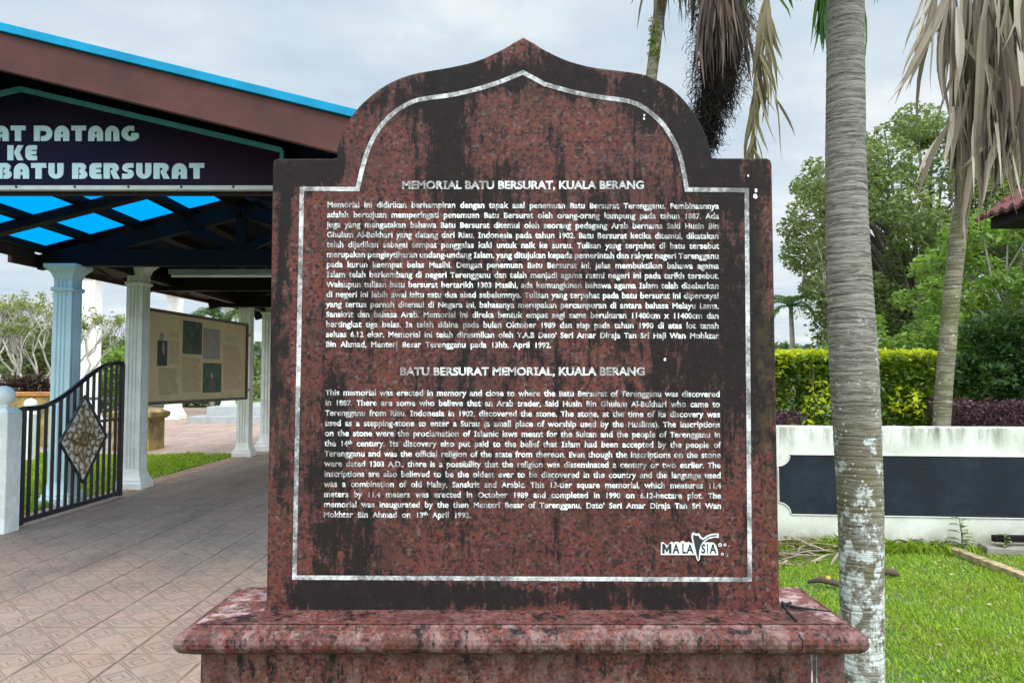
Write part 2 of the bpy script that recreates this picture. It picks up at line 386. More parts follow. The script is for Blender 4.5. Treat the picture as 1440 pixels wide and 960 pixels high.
# lettering: glyphs of the built-in font laid out one by one
_gl = {}
def glyph(ch, off=0.018, serif=True):
    key = (ch, off)
    if key in _gl: return _gl[key]
    def mk(body):
        f = bpy.data.curves.new('g', 'FONT'); f.body = body; f.offset = off; f.resolution_u = 3
        o = bpy.data.objects.new('g', f); COL.objects.link(o); dg = bpy.context.evaluated_depsgraph_get()
        me = bpy.data.meshes.new_from_object(o.evaluated_get(dg))
        v = [(x.co.x, x.co.y) for x in me.vertices]; fs = [tuple(p.vertices) for p in me.polygons]
        bpy.data.objects.remove(o); bpy.data.curves.remove(f); bpy.data.meshes.remove(me); return v, fs
    v, fs = mk(ch)
    va, _ = mk('H'+ch+'H'); vb, _ = mk('HH')
    adv = (max(p[0] for p in va)-min(p[0] for p in va)) - (max(p[0] for p in vb)-min(p[0] for p in vb))
    if ch == 'I' and serif:                        # capital I carries bars, as cut on the stone
        x0 = min(p[0] for p in v); x1 = max(p[0] for p in v); dxs = 0.10
        v = [(x+dxs, y) for x, y in v]; x0 += dxs; x1 += dxs; h = 0.682+off
        for (ya, yb) in ((-off, 0.10), (h-0.10-off, h)):
            b0 = len(v); v += [(x0-dxs, ya),(x0,ya),(x0,yb),(x0-dxs,yb),(x1,ya),(x1+dxs,ya),(x1+dxs,yb),(x1,yb)]
            fs += [(b0,b0+1,b0+2,b0+3),(b0+4,b0+5,b0+6,b0+7)]
        adv += 2*dxs
    if ch.islower() and serif:                     # wide, large-eyed small letters
        v = [(x*1.20, y*1.15) for x, y in v]; adv *= 1.20
    elif ch.isalnum() and serif: v = [(x*1.06, y) for x, y in v]; adv *= 1.06
    _gl[key] = (v, fs, adv); return _gl[key]
_gl_space = 0.30
def text_into(mb, s, x0, x1, base, size, Y, mode='justify', off=0.018, sx=1.0, ys_lower=1.0, slope=0.0):
    """lays a line between pixel columns x0 and x1 on the plane Y; size = pixels per em"""
    runs = []; x = 0.0; i = 0; words = s.split(' '); sup = False
    wd = []
    for w in words:
        g = []; x = 0.0; sup = False
        for ch in w:
            if ch == '^': sup = True; continue
            v, fs, adv = glyph(ch, off); kk = 0.62 if sup else 1.0
            g.append((x, v, fs, kk, sup)); x += adv*kk*sx
        wd.append((g, x))
    tot = sum(w for _, w in wd)*size
    if mode == 'justify': gap = (x1-x0-tot)/max(1, len(wd)-1)
    else: gap = _gl_space*size
    if mode == 'fit':
        k2 = (x1-x0)/(tot+gap*(len(wd)-1)); 
    else: k2 = 1.0
    px = x0
    for g, w in wd:
        for (gx, v, fs, kk, su) in g:
            vs = []
            for (vx, vy) in v:
                X = px + (gx*1.0 + vx*kk*sx)*size*k2; Yp = base - (vy*kk + (0.30 if su else 0))*size + slope*(X-x0)
                vs.append(at(X, Yp, Y))
            mb.add(vs, fs)
        px += (w*size + gap)*k2
L1 = """Memorial ini didirikan berhampiran dengan tapak asal penemuan Batu Bersurat Terengganu. Pembinaannya
adalah bertujuan memperingati penemuan Batu Bersurat oleh orang-orang kampung pada tahun 1887. Ada
juga yang mengatakan bahawa Batu Bersurat ditemui oleh seorang pedagang Arab bernama Said Husin Bin
Ghulam Al-Bokhari yang datang dari Riau, Indonesia pada tahun 1902. Batu Bersurat ketika ditemui, dikatakan
telah dijadikan sebagai tempat penggalas kaki untuk naik ke surau. Tulisan yang terpahat di batu tersebut
merupakan pengisytiharan undang-undang Islam, yang ditujukan kepada pemerintah dan rakyat negeri Terengganu
pada kurun keempat belas Masihi. Dengan penemuan Batu Bersurat ini, jelas membuktikan bahawa agama
Islam telah berkembang di negeri Terengganu dan telah menjadi agama rasmi negeri ini pada tarikh tersebut.
Walaupun tulisan batu bersurat bertarikh 1303 Masihi, ada kemungkinan bahawa agama Islam telah disebarkan
di negeri ini lebih awal iaitu satu dua abad sebelumnya. Tulisan yang terpahat pada batu bersurat ini dipercayai
yang tertua pernah ditemui di Negara ini, bahasanya merupakan percampuran di antara bahasa Melayu Lama,
Sanskrit dan bahasa Arab. Memorial ini direka bentuk empat segi sama berukuran 11400cm x 11400cm dan
bertingkat tiga belas. Ia telah dibina pada bulan Oktober 1989 dan siap pada tahun 1990 di atas lot tanah
seluas 6.12 ekar. Memorial ini telah dirasmikan oleh Y.A.B Dato' Seri Amar Diraja Tan Sri Haji Wan Mohktar
Bin Ahmad, Menteri Besar Terengganu pada 13hb. April 1992.""".split('\n')
L2 = """This memorial was erected in memory and close to where the Batu Bersurat of Terengganu was discovered
in 1887. There are some who believe that an Arab trader, Said Husin Bin Ghulam Al-Bukhari who came to
Terengganu from Riau, Indonesia in 1902, discovered the stone. The stone, at the time of its discovery was
used as a stepping-stone to enter a Surau (a small place of worship used by the Muslims). The inscriptions
on the stone were the proclamation of Islamic laws meant for the Sultan and the people of Terengganu in
the 14^th century. Its discovery also put paid to the belief that Islam had been accepted by the people of
Terengganu and was the official religion of the state from thereon. Even though the inscriptions on the stone
were dated 1303 A.D., there is a possibility that the religion was disseminated a century or two earlier. The
inscriptions are also believed to be the oldest ever to be discovered in the country and the language used
was a combination of old Malay, Sanskrit and Arabic. This 13-tier square memorial, which measures 11.4
meters by 11.4 meters was erected in October 1989 and completed in 1990 on 6.12-hectare plot. The
memorial was inaugurated by the then Menteri Besar of Terengganu, Dato' Seri Amar Diraja Tan Sri Wan
Mokhtar Bin Ahmad on 13^th April 1992.""".split('\n')
FT = YS-0.0014
def para(lines, xl0, xl1, xr0, xr1, b0, b1, xlast, lab):
    mb = MB(); n = len(lines)
    for i, s in enumerate(lines):
        t = i/(n-1); xl = xl0+(xl1-xl0)*t; xr = xr0+(xr1-xr0)*t; base = b0+(b1-b0)*t
        text_into(mb, s, xl, xlast if i == n-1 else xr, base, 10.7, FT, 'justify', 0.023, 0.95, slope=0.004)
    o = mb.build('inscription', M['letter'], slab); o['label'] = lab
para(L1, 460, 458, 1011, 1011, 291.6, 487.6, 775, 'upper paragraph in Malay')
para(L2, 457.5, 455, 1012.5, 1014.5, 555.6, 726.8, 662, 'lower paragraph in English')
for s, x0, x1, bl in (('MEMORIAL BATU BERSURAT, KUALA BERANG', 565, 906, 265.5), ('BATU BERSURAT MEMORIAL, KUALA BERANG', 562, 907, 527.3)):
    mb = MB(); text_into(mb, s, x0, x1, bl, 15.6, FT, 'fit', 0.034); o = mb.build('heading', M['letter'], slab); o['label'] = 'heading reading ' + s.split(',')[0].lower()
# tourism emblem
def em(pts, Y): return [at(900+x/8, 720+y/8, Y) for x, y in pts]
mb = MB()
mb.add(em([(236,334),(262,334),(305,372),(350,330),(368,332),(372,348),(395,330),(425,330),(448,345),(466,322),(488,322),(520,340),(548,330),(575,345),(600,352),(690,350),(735,336),(800,338),(828,340),(856,372),(872,420),(880,480),(234,478)], FT), [tuple(range(23))])
fig = [(652,548),(640,530),(628,495),(612,440),(600,380),(590,330),(578,275),(582,240),(600,222),(628,240),(662,233),(690,275),(712,288),(750,262),(800,240),(885,236),(886,286),(842,282),(770,300),(728,330),(700,362),(684,420),(676,480),(672,530)]
mb.add(em(fig, FT-0.0006), [tuple(range(len(fig)))])
for cx_, cy_, r_ in ((900,366,20),(956,364,16),(926,468,15),(1000,378,6),(985,490,7)):
    pp = [(cx_+r_*math.cos(t), cy_+r_*math.sin(t)) for t in np.linspace(0, 2*math.pi, 15)[:-1]]; qq = [(cx_+r_*.55*math.cos(t), cy_+r_*.55*math.sin(t)) for t in np.linspace(0, 2*math.pi, 15)[:-1]]
    mb.add(em(pp, FT)+em(qq, FT), [(i, (i+1)%14, 14+(i+1)%14, 14+i) for i in range(14)])
emb = mb.build('emblem', M['emblem_white'], slab); emb['label'] = 'white country name emblem with a leaping figure'
mb = MB()
inn = [(652,532),(646,505),(632,450),(618,385),(606,330),(596,280),(602,248),(630,262),(655,256),(676,292),(708,310),(755,280),(805,256),(868,252),(868,268),(800,272),(740,302),(705,335),(682,372),(668,430),(662,490),(660,528)]
mb.add(em(inn, FT-0.0012), [tuple(range(len(inn)))])
for ch, x0, x1, h in (('A',366,446,110),('L',476,520,112),('A',520,606,104),('S',690,736,108),('I',752,764,108),('A',782,862,108)):
    v, fs, adv = glyph(ch, 0.03, False); xs = [p[0] for p in v]; ys_ = [p[1] for p in v]; a0, a1 = min(xs), max(xs); c0, c1 = min(ys_), max(ys_)
    mb.add(em([(x0+(x-a0)/(a1-a0)*(x1-x0), 463-(y-c0)/(c1-c0)*h) for x, y in v], FT-0.0006 if ch != 'X' else FT), fs)
mb.add(em([(250,463),(250,352),(276,352),(302,408),(328,352),(354,352),(354,463),(326,463),(326,408),(302,456),(278,408),(278,463)], FT-0.0006), [tuple(range(12))])
mb.build('emblem_letters', M['emblem_dark'], emb)
# bird droppings
for (px, py, rr) in ((1063,268,2.6),(1062,276,3.6),(906,162,1.4),(906,167,1.6),(1052,247,1.5),(935,505,2)):
    pp = [at(px+rr*random.uniform(.6,1.1)*math.cos(t), py+rr*1.4*random.uniform(.6,1.1)*math.sin(t), FT) for t in np.linspace(0, 2*math.pi, 10)[:-1]]
    MB().add(pp, [tuple(range(9))]).build('bird_dropping', M['emblem_white'], slab)

# plinth
ZT = at(735, 857, YS).z
yB = 2.56
xl, xr = at(283, 918, 2.19).x, at(1187, 918, 2.19).x
body = MB().box(xl, xr, 2.185, yB-0.02, -0.05, ZT-0.02).build('plinth', M['plinth'], stone, bevel=0.004)
# vertical joint on the plinth front
MB().box(at(1141,940,2.18).x, at(1143.2,940,2.18).x, 2.1825, 2.186, 0, ZT-0.09).build('joint', M['line'], body)
MB().box(at(1148,940,2.18).x, at(1149.6,940,2.18).x, 2.1825, 2.186, 0, ZT-0.09).build('joint', M['line'], body)
# bullnose moulding swept round four sides (top slab with half-round edge)
mx0, mx1, my0, my1 = at(243,900,2.125).x, at(1223,900,2.125).x, 2.125, yB+0.03
zb, zt_ = at(700, 919, 2.15).z, at(700, 884, 2.15).z
rh = (zt_-zb)/2; zc = (zt_+zb)/2
loops = []
def rect(ins, z): 
    x0, x1, y0, y1 = mx0+ins, mx1-ins, my0+ins, my1-ins
    return [(x0,y0,z),(x1,y0,z),(x1,y1,z),(x0,y1,z)]
prof = [(0.06, zb-0.004),(0.034, zb-0.004),(0.034, zb)]
for t in np.linspace(-math.pi/2, math.pi/2, 9): prof.append((rh*0.95-rh*0.95*math.cos(t)+0.0, zc+rh*math.sin(t)))
prof += [(rh*0.95+0.004, zt_+0.001),(rh*0.95+0.006, ZT-0.004),(rh*0.95+0.010, ZT-0.002)]
mb = MB(); mb.rings([rect(i, z) for i, z in prof]); mould = mb.build('moulding', M['mould'], stone, fix=True)
for p in mould.data.polygons: p.use_smooth = False
# pale top pieces either side of the slab and the narrow ledge in front of it
ins = rh*0.95+0.012
sx0, sx1 = face[0].x, face[-1].x
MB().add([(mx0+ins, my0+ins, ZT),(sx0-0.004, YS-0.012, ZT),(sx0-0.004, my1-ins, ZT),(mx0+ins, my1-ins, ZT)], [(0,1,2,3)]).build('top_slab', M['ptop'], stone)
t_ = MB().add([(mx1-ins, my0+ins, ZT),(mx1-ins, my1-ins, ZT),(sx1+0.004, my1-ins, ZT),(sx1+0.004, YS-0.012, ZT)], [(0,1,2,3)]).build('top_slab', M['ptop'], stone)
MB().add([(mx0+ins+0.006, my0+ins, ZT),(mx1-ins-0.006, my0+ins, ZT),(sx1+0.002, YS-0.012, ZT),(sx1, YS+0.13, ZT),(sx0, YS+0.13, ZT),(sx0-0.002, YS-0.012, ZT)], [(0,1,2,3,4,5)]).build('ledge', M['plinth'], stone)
# mortar crack on the right top piece
M['black'] = simple('black_mortar', (0.012,0.012,0.012), 0.9, 0.3)
mb = MB()
for pts in ([(1099,849),(1118,853),(1140,856),(1170,859)], [(1100,846),(1108,860),(1121,873)], [(1100,850),(1112,847)]):
    pp = [ground(px, py, ZT+0.003) for px, py in pts]; mb.tube(pp, [0.0035, 0.0045, 0.003, 0.0015][:len(pp)], 5)
mb.build('crack', M['black'], t_)

# ------------------------------------------------------------------ covered walkway
M['brown'] = simple('brown_painted_fascia', (0.092,0.034,0.030), 0.65, 0.25, 3, c2=(0.062,0.026,0.024), spec=0.2)
M['timber'] = simple('dark_painted_timber', (0.011,0.006,0.007), 0.6, 0.3, 4, spec=0.15)
M['bluecap'] = simple('bright_blue_flashing', (0.0,0.25,0.45), 0.5, 0.25, 3, spec=0.2)
M['navy'] = simple('navy_roof_lining', (0.006,0.009,0.026), 0.7, 0.3, 3, spec=0.1)
k = N('blue_translucent_roofing'); k.t.nodes.remove(k.b)
tr = k.n('ShaderNodeBsdfTranslucent'); tr.inputs[0].default_value = (0.0, 0.235, 0.60, 1)
df = k.n('ShaderNodeBsdfDiffuse'); df.inputs[0].default_value = (0.0, 0.12, 0.35, 1)
ad = k.n('ShaderNodeMixShader'); ad.inputs[0].default_value = 0.25
k.l(tr.outputs[0], ad.inputs[1]); k.l(df.outputs[0], ad.inputs[2]); k.l(ad.outputs[0], k.out.inputs[0]); M['poly'] = k.m
M['colwhite'] = simple('white_painted_column', (0.86,0.85,0.80), 0.5, 0.14, 2.5, c2=(0.70,0.68,0.62), bump=0.05)
M['colblue'] = simple('pale_blue_painted_column', (0.66,0.82,0.86), 0.5, 0.12, 2.5, bump=0.05)
M['tealtrim'] = simple('teal_painted_trim', (0.08,0.33,0.42), 0.5, 0.2, 5)
M['greytrim'] = simple('pale_grey_trim', (0.50,0.56,0.55), 0.5, 0.2, 6)
M['signtext'] = simple('pale_blue_letters', (0.50,0.70,0.76), 0.5, 0.12, 5)
k = N('dark_sign_board'); k.col(k.mix(k.sstep(k.noise(1.1, 3), 0.38, 0.62), (0.006,0.008,0.030), (0.019,0.010,0.024))).rough(0.6); k.b.inputs['Specular IOR Level'].default_value = 0.08; M['sign'] = k.m

RX, SLOPE = -3.3, 0.262
def rz(X): return 3.715 - SLOPE*abs(X-RX)
XL, XR = -5.80, -0.80
canopy = thing('covered_walkway', 'gabled walkway shelter with blue roof edge, brown fascia and fluted columns over the path', 'shelter', (RX, 9, 0))
YF, YB = 4.70, 19.5
# roof coverings
for sgn, xe in ((-1, XL), (1, XR)):
    MB().add([(RX, YF-0.02, rz(RX)+0.02),(xe, YF-0.02, rz(xe)+0.02),(xe, 5.38, rz(xe)+0.02),(RX, 5.38, rz(RX)+0.02)], [(0,1,2,3)]).build('roof_overhang', M['navy'], canopy)
    MB().add([(RX, 5.38, rz(RX)+0.02),(xe, 5.38, rz(xe)+0.02),(xe, 9.25, rz(xe)+0.02),(RX, 9.25, rz(RX)+0.02)], [(0,1,2,3)]).build('skylight_sheet', M['poly'], canopy)
    mb = MB(); mb.prism([(RX, 9.25, rz(RX)+0.0),(xe, 9.25, rz(xe)+0.0),(xe, 9.25, rz(xe)+0.05),(RX, 9.25, rz(RX)+0.05)], (0, YB-9.25, 0)); mb.build('roof', M['navy'], canopy, fix=True)
    # gable fascia: brown board with a blue metal capping
    def fz(x): return 3.395 - 0.248*abs(x-RX)*1.0 + 0.045
    mb = MB(); mb.prism([(RX, YF-0.05, fz(RX)),(xe, YF-0.05, fz(xe)),(xe, YF-0.05, fz(xe)+0.235),(RX, YF-0.05, fz(RX)+0.235)], (0, 0.045, 0)); mb.build('fascia', M['brown'], canopy, fix=True, bevel=0.004)
    mb = MB(); mb.prism([(RX, YF-0.075, fz(RX)+0.238),(xe, YF-0.075, fz(xe)+0.238),(xe, YF-0.075, fz(xe)+0.292),(RX, YF-0.075, fz(RX)+0.292)], (0, 0.30, 0)); mb.build('flashing', M['bluecap'], canopy, fix=True, bevel=0.003)
    # eave boards
    mb = MB(); mb.prism([(xe-0.02, YF, 2.93),(xe+0.02, YF, 2.93),(xe+0.02, YF, rz(xe)+0.016),(xe-0.02, YF, rz(xe)+0.016)], (0, 9.24-YF, 0)); mb.build('eave_board', M['brown'], canopy, fix=True)
    mb = MB(); z0, z1 = 2.855, 3.04
    x0, x1 = xe-0.05, xe+0.0
    mb.add([(x0,8.85,z0),(x1,8.85,z0),(x1,8.85,z0+0.16),(x0,8.85,z0+0.16),(x0,YB,z1),(x1,YB,z1),(x1,YB,z1+0.16),(x0,YB,z1+0.16)], [(0,1,2,3),(7,6,5,4),(0,4,5,1),(1,5,6,2),(2,6,7,3),(3,7,4,0)])
    mb.build('eave_board', M['brown'], canopy, fix=True)
# purlins running along the roof
for X in (-5.66,-5.125,-4.525,-3.945,-3.39, -3.21,-2.655,-2.075,-1.475,-0.94):
    z = rz(X)-0.035
    MB().box(X-0.075, X+0.075, YF+0.01, YB-0.1, z-0.035, z+0.035).build('purlin', M['timber'], canopy, bevel=0.003)
# rafters and trusses
for Y in (5.5, 6.75, 7.97):
    for xe in (XL+0.03, XR-0.03):
        MB().bar((RX, Y, rz(RX)-0.12), (xe, Y, rz(xe)-0.12), 0.13, 0.10).build('rafter', M['timber'], canopy)
def truss(Y):
    t = MB(); zl, zh = 2.87, 3.07
    t.box(XL+0.25, XR-0.25, Y-0.06, Y+0.06, zl, zh); t.build('tie_beam', M['timber'], canopy, bevel=0.004)
    for xe in (XL+0.03, XR-0.03):
        MB().bar((RX, Y, rz(RX)-0.16), (xe, Y, rz(xe)-0.16), 0.11, 0.17).build('top_chord', M['timber'], canopy)
        sg = -1 if xe < RX else 1
        MB().bar((RX+sg*0.03, Y+0.003, zh+0.0), (RX+sg*0.62, Y+0.003, rz(RX+sg*0.62)-0.2), 0.085, 0.10).build('strut', M['timber'], canopy)
    MB().box(RX-0.055, RX+0.055, Y-0.05, Y+0.05, zh, rz(RX)-0.15).build('king_post', M['timber'], canopy)
for Y in (9.30, 11.9, 14.6, 17.2): truss(Y)
CX_L, CX_R = -5.2, -1.4
for X in (CX_L-0.08, CX_R+0.08):
    MB().box(X-0.07, X+0.07, 9.37, YB-0.2, 2.93, 3.09).build('side_beam', M['timber'], canopy)
# curved brackets springing from the columns to the eaves and along the side beams
for Ya, Yb in ((9.4,10.5),(10.8,12.7),(12.9,14.85),(15.15,17.1)):
    for X in (CX_L-0.30, CX_R+0.30):
        pts = [(X, Ya+(Yb-Ya)*t, 2.86+(Ya+Yb-18)*0.009+0.09*math.sin(math.pi*t)) for t in np.linspace(0,1,9)]
        MB().tube(pts, 0.022, 6).build('bracket', M['brown'], canopy, smooth=True)
# fluted columns
def square_loop(x, y, hw, z, flutes=0, depth=0.0):
    pts = []
    if not flutes: return [(x-hw,y-hw,z),(x+hw,y-hw,z),(x+hw,y+hw,z),(x-hw,y+hw,z)]
    for (ax, ay, bx, by, nx, ny) in ((-1,-1,1,-1,0,1),(1,-1,1,1,-1,0),(1,1,-1,1,0,-1),(-1,1,-1,-1,1,0)):
        edge = [0.0]; dep = [0]
        for j in range(flutes):
            c = 0.18+0.64*(j+0.5)/flutes; w = 0.64/flutes*0.36
            edge += [c-w, c-w*0.45, c+w*0.45, c+w]; dep += [0, 1, 1, 0]
        for e_, d_ in zip(edge, dep):
            px = ax+(bx-ax)*e_; py = ay+(by-ay)*e_
            pts.append((x+px*hw+nx*d_*depth, y+py*hw+ny*d_*depth, z))
    return pts
def column(root, x, y, h, w, mat, cap=True, nfl=3, name='column', hcap=0.32):
    hw = w/2; d = w*0.075
    z1, z2 = 0.26*w/0.22, h-hcap
    c = MB().rings([square_loop(x,y,hw*1.03,z1,nfl,d), square_loop(x,y,hw*0.99,z2,nfl,d)]).build(name, mat, root, fix=True)
    b = [(1.62,0.0),(1.62,0.085),(1.52,0.10),(1.46,0.105),(1.46,0.13),(1.30,0.15),(1.14,0.20),(1.04,0.262)]
    MB().rings([square_loop(x,y,hw*r_,zz_*w/0.22) for r_, zz_ in b]).build('base', mat, c, fix=True)
    q = hcap
    p = [(1.0,z2-0.01),(1.16,z2+0.0),(1.20,z2+0.02*q/.32),(1.16,z2+0.04*q/.32),(1.0,z2+0.05*q/.32)]
    MB().rings([square_loop(x,y,hw*r_,zz_) for r_, zz_ in p]).build('collar', mat, c, fix=True)
    MB().rings([square_loop(x,y,hw*0.97,z2+0.05*q/.32,nfl,d), square_loop(x,y,hw*0.97,z2+0.15*q/.32,nfl,d)]).build('neck', mat, c, fix=True)
    p = [(1.0,z2+0.15*q/.32),(1.05,z2+0.17*q/.32),(1.2,z2+0.215*q/.32),(1.45,z2+0.25*q/.32),(1.62,z2+0.272*q/.32),(1.72,z2+0.28*q/.32),(1.72,h)]
    MB().rings([square_loop(x,y,hw*r_,zz_) for r_, zz_ in p]).build('capital', mat, c, fix=True)
    return c
c = column(canopy, -5.40, 9.3, 2.88, 0.225, M['colblue']); c['label'] = 'pale blue front column behind the gate'
column(canopy, -1.20, 9.3, 2.88, 0.225, M['colblue'])
for y in (10.65, 15.0):
    column(canopy, CX_L, y, 3.12 if y < 12 else 3.26, 0.225, M['colwhite']); column(canopy, CX_R, y, 3.12 if y < 12 else 3.26, 0.225, M['colwhite'])
column(canopy, -5.12, 16.3, 3.2, 0.30, M['colwhite']); column(canopy, -1.48, 16.3, 3.2, 0.30, M['colwhite'])
for X in (-5.35, -1.36): column(canopy, X, 5.35, 2.85, 0.20, M['colwhite'])
# strip lamp under the first tie beam
lamp = thing('strip_lamp', 'long unlit white fluorescent strip lamp under the roof beam beside the stone', 'lamp', (-3.6, 9.55, 2.83))
MB().box(-4.28, -2.6, 9.50, 9.60, 2.81, 2.868).build('housing', simple('grey_green_housing', (0.22,0.25,0.22), 0.6), lamp, bevel=0.004)
MB().tube([(-4.24, 9.52, 2.785), (-2.64, 9.52, 2.785)], 0.018, 8).build('lamp_tube', M['colwhite'], lamp, smooth=True)

# dark boarding that closes the gable above the sign
MB().prism([(XL+0.5, 5.34, 3.02),(XR-0.5, 5.34, 3.02),(XR-0.5, 5.34, rz(XR-0.5)+0.017),(RX, 5.34, rz(RX)+0.017),(XL+0.5, 5.34, rz(XL+0.5)+0.017)], (0, 0.03, 0)).build('gable_boarding', M['navy'], canopy, fix=True)
# lining under the rear eaves
for xa, xb in ((XL+0.02, CX_L-0.02), (CX_R+0.02, XR-0.02)):
    MB().add([(xa,9.4,2.93),(xb,9.4,2.97),(xb,YB-0.2,3.12),(xa,YB-0.2,3.08)], [(0,1,2,3)]).build('eave_lining', M['timber'], canopy)
# ------------------------------------------------------------------ gable sign with cut-out letters
YSG = 5.2
sign = thing('gable_sign', 'dark gable sign with pale blue welcome letters hanging under the shelter roof', 'sign', (RX, YSG, 2.8))
pk = at(30, 126, YSG); rt = at(397, 212, YSG); rb = at(397, 262, YSG); zbot = at(200, 262, YSG).z
lt = Vector((2*pk.x-rt.x, YSG, rt.z))
MB().prism([(lt.x, YSG, zbot),(rt.x, YSG, zbot),(rt.x, YSG, rt.z),(pk.x, YSG, pk.z),(lt.x, YSG, rt.z)], (0, 0.03, 0)).build('board', M['sign'], sign, fix=True)
for p, q in ((pk, rt), (pk, lt)):
    MB().bar(p-Vector((0,0.008,0.0)), q-Vector((0,0.008,0.0)), 0.02, 0.034).build('edge_trim', M['tealtrim'], sign)
for x_ in (lt.x+0.0, rt.x-0.0):
    MB().box(x_-0.012, x_+0.012, YSG-0.018, YSG+0.002, zbot, rt.z).build('side_trim', M['tealtrim'], sign)
bt = MB().box(lt.x, rt.x, YSG-0.022, YSG+0.03, zbot-0.028, zbot).build('bottom_trim', M['greytrim'], sign)
for px in (26, 183, 257, 330, 108):
    p = at(px, 264, YSG)
    MB().tube([(p.x, YSG-0.028, p.z),(p.x, YSG-0.020, p.z)], 0.008, 8).build('screw', M['black'], bt)
MB().box(lt.x, rt.x, YSG+0.031, YSG+0.10, zbot-0.045, zbot+0.03).build('sign_rail', M['timber'], sign)
for X in (-4.6, -2.0): MB().box(X-0.03, X+0.03, YSG+0.035, YSG+0.085, zbot, rz(X)-0.04).build('hanger', M['timber'], sign)
def arcp(cx, cy, rx, ry, a0, a1, n=10): return [(cx+rx*math.cos(R(t)), cy+ry*math.sin(R(t))) for t in np.linspace(a0, a1, n)]
GL = {
 'A': (0.98, [[(0,0),(0,.5)]+arcp(.49,.5,.49,.5,180,0,14)+[(.98,0),(.58,0),(.58,.20),(.50,.32),(.44,.20),(.40,.20),(.40,0)], [(.50,.42),(.56,.46),(.58,.56),(.52,.62),(.44,.58),(.42,.46)]]),
 'N': (0.94, [[(0,0),(0,.5)]+arcp(.47,.5,.47,.5,180,0,14)+[(.94,0),(.54,0),(.54,.62),(.47,.68),(.40,.62),(.40,0)]]),
 'M': (1.3, [[(0,0),(0,.6)]+arcp(.35,.6,.35,.4,180,40,8)+arcp(.95,.6,.35,.4,140,0,8)+[(1.3,0),(.92,0),(.92,.6),(.84,.6),(.84,0),(.46,0),(.46,.6),(.38,.6),(.38,0)]]),
 'T': (0.98, [[(0,1),(0,.70),(.28,.70),(.28,0),(.68,0),(.68,.70),(.98,.70),(.98,1)]]),
 'D': (1.22, [[(0,0),(0,1),(.62,1)]+arcp(.70,.5,.52,.5,90,-90,14)+[(.46,0),(.46,.30),(.62,.33)]+arcp(.62,.5,.22,.17,-90,90,8)+[(.40,.67),(.40,0)]]),
 'G': (1.10, [arcp(.62,.5,.62,.5,75,335,22)+[(1.12,.52),(.66,.52),(.62,.36)]+arcp(.66,.5,.24,.22,270,110,8)+[(.84,.62),(.84,.98)]]),
 'K': (1.08, [[(0,0),(0,1),(.40,1),(.40,0)], [(.44,.52),(.70,1),(1.08,1),(.82,.52),(1.08,0),(.68,0)]]),
 'E': (0.78, [[(.78,0),(.30,0)]+arcp(.30,.30,.30,.30,270,180,6)+arcp(.30,.70,.30,.30,180,90,6)+[(.78,1),(.78,.71),(.40,.69),(.40,.63),(.74,.62),(.74,.40),(.40,.38),(.40,.31),(.78,.30)]]),
 'B': (0.98, [[(0,0),(0,1),(.60,1)]+arcp(.62,.75,.28,.25,90,-70,8)+arcp(.66,.28,.32,.28,70,-90,8)+[(.46,0),(.46,.26),(.58,.28),(.58,.34),(.46,.36),(.46,.60),(.56,.63),(.56,.70),(.40,.72),(.40,0)]]),
 'U': (0.98, [[(0,1),(0,.45)]+arcp(.49,.45,.49,.45,180,360,14)+[(.98,1),(.58,1),(.58,.34),(.49,.28),(.40,.34),(.40,1)]]),
 'R': (1.05, [[(0,0),(0,1),(.62,1)]+arcp(.64,.70,.34,.30,90,-60,10)+[(1.06,0),(.66,0),(.46,.40),(.46,.52),(.58,.58),(.58,.68),(.40,.70),(.40,0)]]),
 'S': (0.78, [[(.74,1),(.40,1)]+arcp(.36,.70,.34,.30,100,225,8)+[(.40,.40),(.38,.32),(0,.32),(.0,0),(.42,0)]+arcp(.42,.32,.34,.32,-90,45,8)+[(.36,.62),(.40,.70),(.74,.70)]]),
 'L': (0.72, [[(0,0),(0,1),(.40,1),(.40,.30),(.72,.30),(.72,0)]]),
 'I': (0.40, [[(0,0),(0,1),(.40,1),(.40,0)]]),
 'O': (1.12, [arcp(.56,.5,.56,.5,0,345,24), arcp(.56,.5,.17,.17,0,330,12)]),
}
def sign_line(word_line, xr, y0, y1, last_left=None):
    """right edge xr in pixels; letters y0 (top) to y1 (bottom)"""
    h = y1-y0; W_ = 0; lay = []
    for ch in word_line:
        if ch == ' ': W_ += 0.42; continue
        w, sp = GL[ch]; lay.append((W_, ch)); W_ += w+0.14
    W_ -= 0.14; kx = 0.985
    for x0, ch in lay:
        w, sp = GL[ch]
        cu = bpy.data.curves.new('letter', 'CURVE'); cu.dimensions = '2D'; cu.fill_mode = 'BOTH'; cu.extrude = 0.5
        for poly_ in sp:
            s_ = cu.splines.new('POLY'); s_.points.add(len(poly_)-1); s_.use_cyclic_u = True
            for p_, (x, y) in zip(s_.points, poly_): p_.co = (x, y, 0, 1)
        o = bpy.data.objects.new('letter', cu); COL.objects.link(o); dg = bpy.context.evaluated_depsgraph_get()
        me = bpy.data.meshes.new_from_object(o.evaluated_get(dg)); bpy.data.objects.remove(o); bpy.data.curves.remove(cu)
        mb = MB(); vs = []
        for v in me.vertices:
            P = at(xr-(W_-x0-v.co.x)*h*kx, y1-v.co.y*h, YSG); vs.append((P.x, YSG-0.006+(v.co.z*0.008), P.z))
        mb.add(vs, [tuple(p.vertices) for p in me.polygons]); bpy.data.meshes.remove(me)
        mb.build('letter', M['signtext'], sign)
sign_line('SELAMAT DATANG', 195, 177.5, 199)
sign_line('KE', 53, 205, 226)
sign_line('MEMORIAL BATU BERSURAT', 288, 230, 252)

